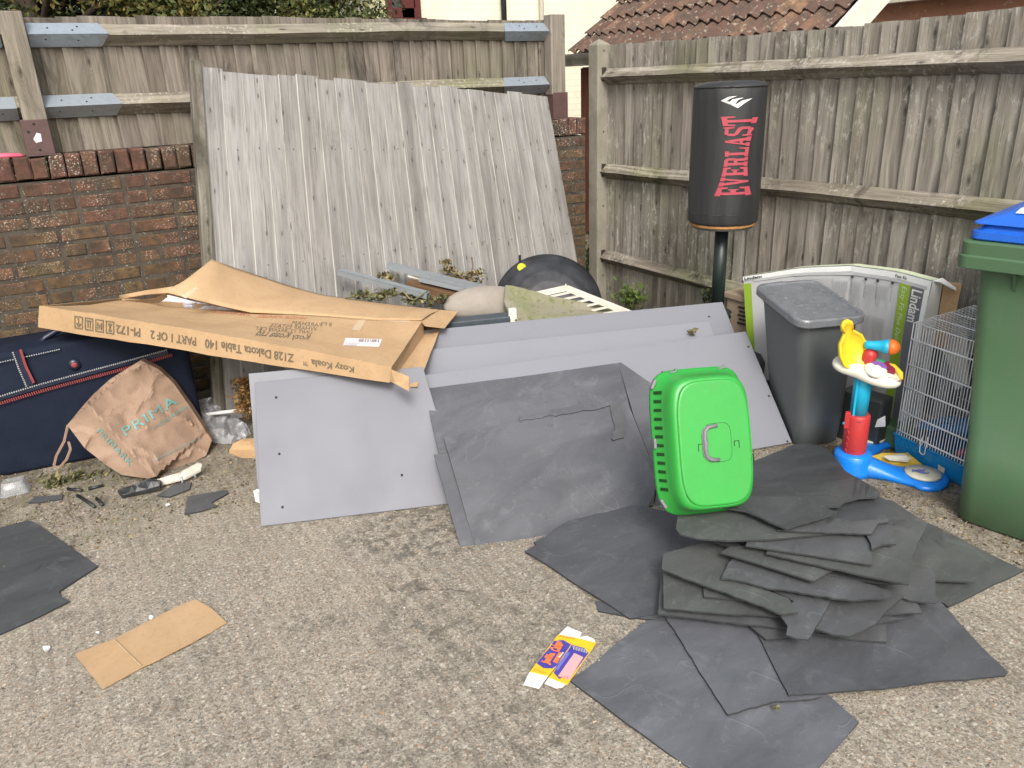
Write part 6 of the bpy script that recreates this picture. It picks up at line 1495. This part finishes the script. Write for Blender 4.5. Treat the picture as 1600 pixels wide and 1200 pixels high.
# ---------------------------------------------------------------- green pet carrier
azn = Vector((-.37, -.93, 0)).normalized(); tl_ = rad(21)
cnv = (azn * math.cos(tl_) + UP * math.sin(tl_)).normalized(); cvv = (UP * math.cos(tl_) - azn * math.sin(tl_)).normalized(); cuv = cvv.cross(cnv).normalized()
if cuv.x < 0: cuv = -cuv
cuv = (cuv * math.cos(rad(-1.0)) + cvv * math.sin(rad(-1.0))).normalized(); cvv = cnv.cross(cuv).normalized()
KS = .845; CC = G(1112, 804, .243) + (cvv * .285 - cnv * .03) * KS
pc_ = thing('pet_carrier', CC - cvv * .29, 'bright green plastic pet carrier stood on end on the dark mats', 'pet carrier')
def cp_(a, b, n): return CC + (cuv * (a * .94 + .004) + cvv * b + cnv * n) * KS
def sup(w, h, p=3.4, seg=56, bw=.0):
    r_ = []
    for k in range(seg):
        a = 2 * math.pi * k / seg; c_, s_ = math.cos(a), math.sin(a); x_ = w / 2 * math.copysign(abs(c_) ** (2 / p), c_); y_ = h / 2 * math.copysign(abs(s_) ** (2 / p), s_)
        r_.append((x_, y_))
    return r_
def cring(w, h, n, p=3.4, dx=0, dy=0): return [cp_(a + dx, b + dy, n) for a, b in sup(w, h, p)]
mb = MB()
mb.rings([cring(.405, .570, -.062, 5.2), cring(.415, .580, -.058, 5.2), cring(.415, .580, -.040, 5.2), cring(.402, .566, -.036, 5.2), cring(.354, .532, .020, 4.8), cring(.348, .526, .030, 4.8), cring(.340, .518, .062, 4.8, .002), cring(.330, .506, .076, 4.8, .005), cring(.318, .494, .086, 3.6, .008), cring(.312, .488, .0855, 3.8, .008), cring(.306, .482, .0855, 4.2, .008), cring(.303, .479, .0925, 4.3, .008), cring(.296, .472, .0945, 4.3, .008), cring(.285, .462, .0945, 4.3, .008)], True, .5, True)
lid = mb.build('lid_shell', M['carrier'], pc_)
mb = MB(); mb.rings([cring(.39, .555, -.064, 3.3), cring(.355, .52, -.10, 3.3), cring(.29, .45, -.22, 3.4), cring(.27, .43, -.24, 3.4)], True, .5, True); mb.build('base_shell', M['shell_grey'], pc_)
mb = MB()
for k in range(12):
    b = .205 - k * .0345; xx = -.187 - .006 * math.cos(b * 5)
    mb.box(cp_(-.1885 + .006 * abs(b / .2) ** 3, b, -.008), (.004, .0105, .036), Matrix((cuv, cvv, cnv)).transposed() @ Matrix.Rotation(rad(24), 3, 'Y'), long=0)
mb.build('vent_slots', M['carrier_slot'], pc_)
for (a, b, r_) in ((-.203, .005, 0), (-.190, .238, -.5), (-.186, -.235, .5)):
    mb = MB(); Mr = Matrix((cuv, cvv, cnv)).transposed() @ Matrix.Rotation(r_, 3, 'Z'); mb.box(cp_(a, b, -.035), (.010, .034, .022), Mr); mb.build('clip', M['carrier_grey'], pc_, bevel=.002)
for a in (-.10, .115):
    mb = MB(); mb.tube([cp_(a - .016, .279, -.03), cp_(a + .012, .283, -.028), cp_(a + .010, .294, -.028)], .004, 8); mb.build('hinge_pin', M['carrier_grey'], pc_)
# recessed handle well and the folded handle
mb = MB(); w_ = sup(.118, .150, 4.5, 40)
inn = [cp_(a * .975 + .018, b * .98, .0938) for a, b in w_]; outr = [cp_(a + .018, b, .0940) for a, b in w_]
V = outr + [p + cnv * .0008 for p in outr] + [p + cnv * .0008 for p in inn] + inn; n_ = 40
Fc = []
for q in range(3): Fc += [(q * n_ + k, q * n_ + (k + 1) % n_, (q + 1) * n_ + (k + 1) % n_, (q + 1) * n_ + k) for k in range(n_)]
mb.add(V, Fc, None, .5, True); mb.build('handle_well', M['carrier_slot'], pc_)
mb = MB(); hp = [(.018, .066), (-.018, .062), (-.034, .048), (-.038, .02), (-.0345, 0), (-.038, -.02), (-.034, -.048), (-.018, -.062), (.018, -.066)]
mb.tube([cp_(a, b, .099) for a, b in hp], [.006, .0065, .007, .0075, .0085, .0075, .007, .0065, .006], 12, sq=1.0); mb.tube([cp_(a - .010, b * 1.05, .0965) for a, b in hp], .0025, 6)
hd = mb.build('handle', M['carrier_grey'], pc_)
mb = MB()
for (a, s_) in ((-.066, 1), (.108, -1)):
    for q in (((a, .0), (a + .020 * s_, .0)), ((a, .0), (a, -.028)), ((a + .02 * s_, .0), (a + .02 * s_, -.020))):
        mb.beam(cp_(q[0][0], q[0][1], .095), cp_(q[1][0], q[1][1], .095), .0025, .002, cnv)
mb.build('latch_gap', M['carrier_slot'], pc_)
mb = MB(); mb.box(cp_(.205, -.09, -.05), (.05, .03, .03), Matrix((cuv, cvv, cnv)).transposed()); mb.build('side_catch', M['black_plastic'], pc_, bevel=.006)

# ---------------------------------------------------------------- flat litter
mb = sheet([(117, 1022, .006), (178, 998, .014), (262, 955, .008), (290, 942, .007), (306, 936, .012), (330, 950, .010), (354, 972, .006), (300, 1003, .014), (240, 1033, .012), (222, 1041, .010), (160, 1075, .010)], SZ(0), .005, step=11, jag=.5, down=(0, 0, -1))
cbp = mb.build('cardboard_piece', M['card']); tag(cbp, 'plain creased strip of brown cardboard lying alone on the concrete', 'cardboard')
mb = MB(); a, b = G(178, 999, .0165), G(220, 1040, .0145); mb.beam(a, b, .004, .0012); o = mb.build('fold_line', M['card_edge']); o.parent = cbp; o.location = o.location - cbp.location
z5 = lambda x, y: (780 + x / 7.5, 940 + y / 7.5)
jc = thing('biscuit_box', G(873, 1028), 'flattened yellow and purple biscuit carton with orange lettering on the concrete', 'biscuit carton')
def jf(P_, z, m, name, parent=None):
    mb = sheet([z5(*p) for p in P_], SZ(z), .0015, step=6, down=(0, 0, -1)); return mb.build(name, M[m], parent or jc)
yl = jf([(690, 385), (935, 430), (575, 872), (360, 820)], .014, 'choc_yellow', 'front_panel'); yr = jf([(935, 432), (1140, 482), (795, 975), (580, 888)], .012, 'choc_yellow', 'back_panel')
for P_ in ([(795, 290), (968, 362), (935, 430), (700, 385)], [(945, 412), (1010, 405), (1025, 398), (1112, 438), (1130, 485), (935, 432)], [(358, 820), (572, 872), (465, 1018), (283, 972)], [(580, 890), (780, 968), (745, 1000), (670, 1015), (532, 960)]): jf(P_, .011, 'white', 'end_flap')
jf([(640, 460), (750, 450), (840, 500), (800, 560), (740, 640), (680, 740), (620, 780), (520, 775), (440, 720), (520, 620), (600, 530)], .0165, 'choc_blue', 'blue_print', yl)
jf([(850, 505), (1000, 545), (1045, 600), (860, 850), (700, 900), (640, 830)], .0145, 'choc_blue', 'blue_print', yr)
jf([(880, 600), (985, 650), (820, 915), (690, 870)], .0165, 'choc_pink', 'nutrition_panel', yr)
jf([(790, 590), (830, 600), (690, 800), (650, 790)], .0165, 'choc_lilac', 'lilac_stripe', yr)
jf([(700, 590), (750, 600), (680, 720), (630, 700)], .018, 'choc_orange', 'biscuit_print', yl)
tx = MB(); zz = .0195
def jq(a, b, c_, d_): return quadmap(*[G(*z5(*p), zz) for p in (a, b, c_, d_)])
text_on('Jaffa', jq((600, 750), (690, 610), (570, 590), (480, 715)), tx, bold=.05); text_on('Cakes', jq((700, 600), (765, 480), (640, 450), (590, 560)), tx, bold=.06)
tx.build('lettering', M['choc_orange'], jc)
tx = MB(); q = jq((870, 560), (1040, 610), (1030, 560), (860, 515))
for k in range(9): tx.add([q(k / 9, 0), q(k / 9 + .04, 0), q(k / 9 + .04, 1), q(k / 9, 1)], [(0, 1, 2, 3)])
q = jq((700, 660), (760, 600), (745, 590), (690, 650)); tx.add([q(0, 0), q(1, 0), q(1, 1), q(0, 1)], [(0, 1, 2, 3)])
tx.build('small_print', M['cream_plastic'], jc)
tx = MB()
for (a, b, c_, d_) in (((700, 410), (900, 445), (895, 425), (720, 390)), ((400, 800), (560, 850), (565, 835), (420, 780)), ((800, 900), (640, 870), (650, 860), (820, 880))):
    q = jq(a, b, c_, d_)
    for k in range(5): tx.add([q(k / 5, 0), q(k / 5 + .1, .2), q(k / 5 + .12, 1), q(k / 5 + .03, .8)], [(0, 1, 2, 3)])
tx.build('orange_print', M['choc_orange'], jc)
# small litter flecks: countable ones near the left
rr = random.Random(12)
for k, (x, y, s, lab) in enumerate(((262, 788, 5, 'tiny white paper scrap left of the forked foam piece'), (72, 1012, 9, 'torn white tissue scrap below the lone left mat'), (236, 964, 6, 'cream flake of paper touching the cardboard strip'), (152, 988, 4, 'tiny white fleck above the cardboard strip'), (1213, 1105, 9, 'dry brown leaf lying on the torn front mat'))):
    P_ = [(x + s * math.cos(a) * rr.uniform(.5, 1.1), y + .6 * s * math.sin(a) * rr.uniform(.5, 1.1), rr.uniform(0, .01)) for a in [2 * math.pi * j / 7 for j in range(7)]]
    mb = sheet(P_, SZ(.006 + (.02 if k == 4 else 0)), .002, step=5); tag(mb.build('paper_scrap' if k < 4 else 'fallen_leaf', M['white'] if k < 4 else M['dead']), lab, 'litter' if k < 4 else 'leaf')
# grit and leaf crumbs nobody could count
mb = MB(); pts = []
for k in range(5200):
    if rr.random() < .6: p = Vector((rr.uniform(-.6, 1.2), rr.uniform(3.0, 4.4), .003))
    else: p = Vector((rr.uniform(2.5, 3.3), rr.uniform(.9, 2.2), .003))
    pts.append(p)
leaves(mb, pts, .014, rr); tag(mb.build('leaf_crumbs', M['dead']), 'dry leaf crumbs and grit scattered along the wall and fence foot', 'leaf litter', kind='stuff')
mb = MB()
for k in range(5200):
    x_, y_ = rr.uniform(-.5, 3.0), rr.uniform(.6, 3.9); s = rr.uniform(.0018, .0045); p = Vector((x_, y_, s * .3)); a = rr.uniform(0, 3)
    c_, s_ = math.cos(a) * s, math.sin(a) * s
    mb.add([p + Vector((c_, s_, 0)), p + Vector((-s_, c_, 0)), p + Vector((-c_, -s_, 0)), p + Vector((s_, -c_, 0)), p + Vector((0, 0, s * .8))], [(0, 1, 4), (1, 2, 4), (2, 3, 4), (3, 0, 4)])
def grit_mat():
    t = NT('grit'); return t.out(t.ramp(t.rnd(), [(0, (.06, .055, .05)), (.4, (.2, .17, .13)), (.7, (.45, .41, .34)), (.93, (.36, .2, .1)), (1, (.6, .57, .5))]), .9)
tag(mb.build('grit', grit_mat()), 'loose stone grit all over the concrete yard', 'grit', kind='stuff')

# ---------------------------------------------------------------- camera, light, render
cam = bpy.data.cameras.new('Camera'); co = bpy.data.objects.new('Camera', cam); col.objects.link(co); sc.camera = co
cam.sensor_width = 36; cam.lens = F * 36 / 1600; cam.clip_end = 300; cam.clip_start = .05
right = Vector((AX[0], AY[0], AZ[0])); downv = Vector((AX[1], AY[1], AZ[1])); fwd = Vector((AX[2], AY[2], AZ[2]))
Mc = Matrix((right, -downv, -fwd)).transposed().to_4x4(); Mc.translation = CAM; co.matrix_world = Mc
w = bpy.data.worlds.new('World'); sc.world = w; w.use_nodes = True; nt_ = w.node_tree
sky = nt_.nodes.new('ShaderNodeTexSky'); sky.sky_type = 'NISHITA'; sky.sun_disc = False
EL, AZM = 42, 243     # light comes from behind the camera, left
sky.sun_elevation = rad(EL); sky.dust_density = 6; sky.air_density = 1.2; sky.ozone_density = .6
sd_ = Vector((math.cos(rad(AZM)) * math.cos(rad(EL)), math.sin(rad(AZM)) * math.cos(rad(EL)), math.sin(rad(EL))))
sky.sun_rotation = math.atan2(sd_.x, sd_.y)
hs_ = nt_.nodes.new('ShaderNodeHueSaturation'); hs_.inputs['Saturation'].default_value = .55
nt_.links.new(sky.outputs[0], hs_.inputs['Color']); nt_.links.new(hs_.outputs[0], nt_.nodes['Background'].inputs[0]); nt_.nodes['Background'].inputs[1].default_value = .15
L = bpy.data.lights.new('Sun', 'SUN'); L.energy = 1.5; L.angle = rad(15); L.color = (1, .985, .955); lo = bpy.data.objects.new('Sun', L); col.objects.link(lo)
lo.rotation_euler = sd_.to_track_quat('Z', 'Y').to_euler()
sc.render.engine = 'CYCLES'
sc.render.resolution_x = 1024; sc.render.resolution_y = 768
sc.view_settings.view_transform = 'Standard'; sc.view_settings.look = 'None'; sc.view_settings.exposure = .5; sc.view_settings.gamma = 1
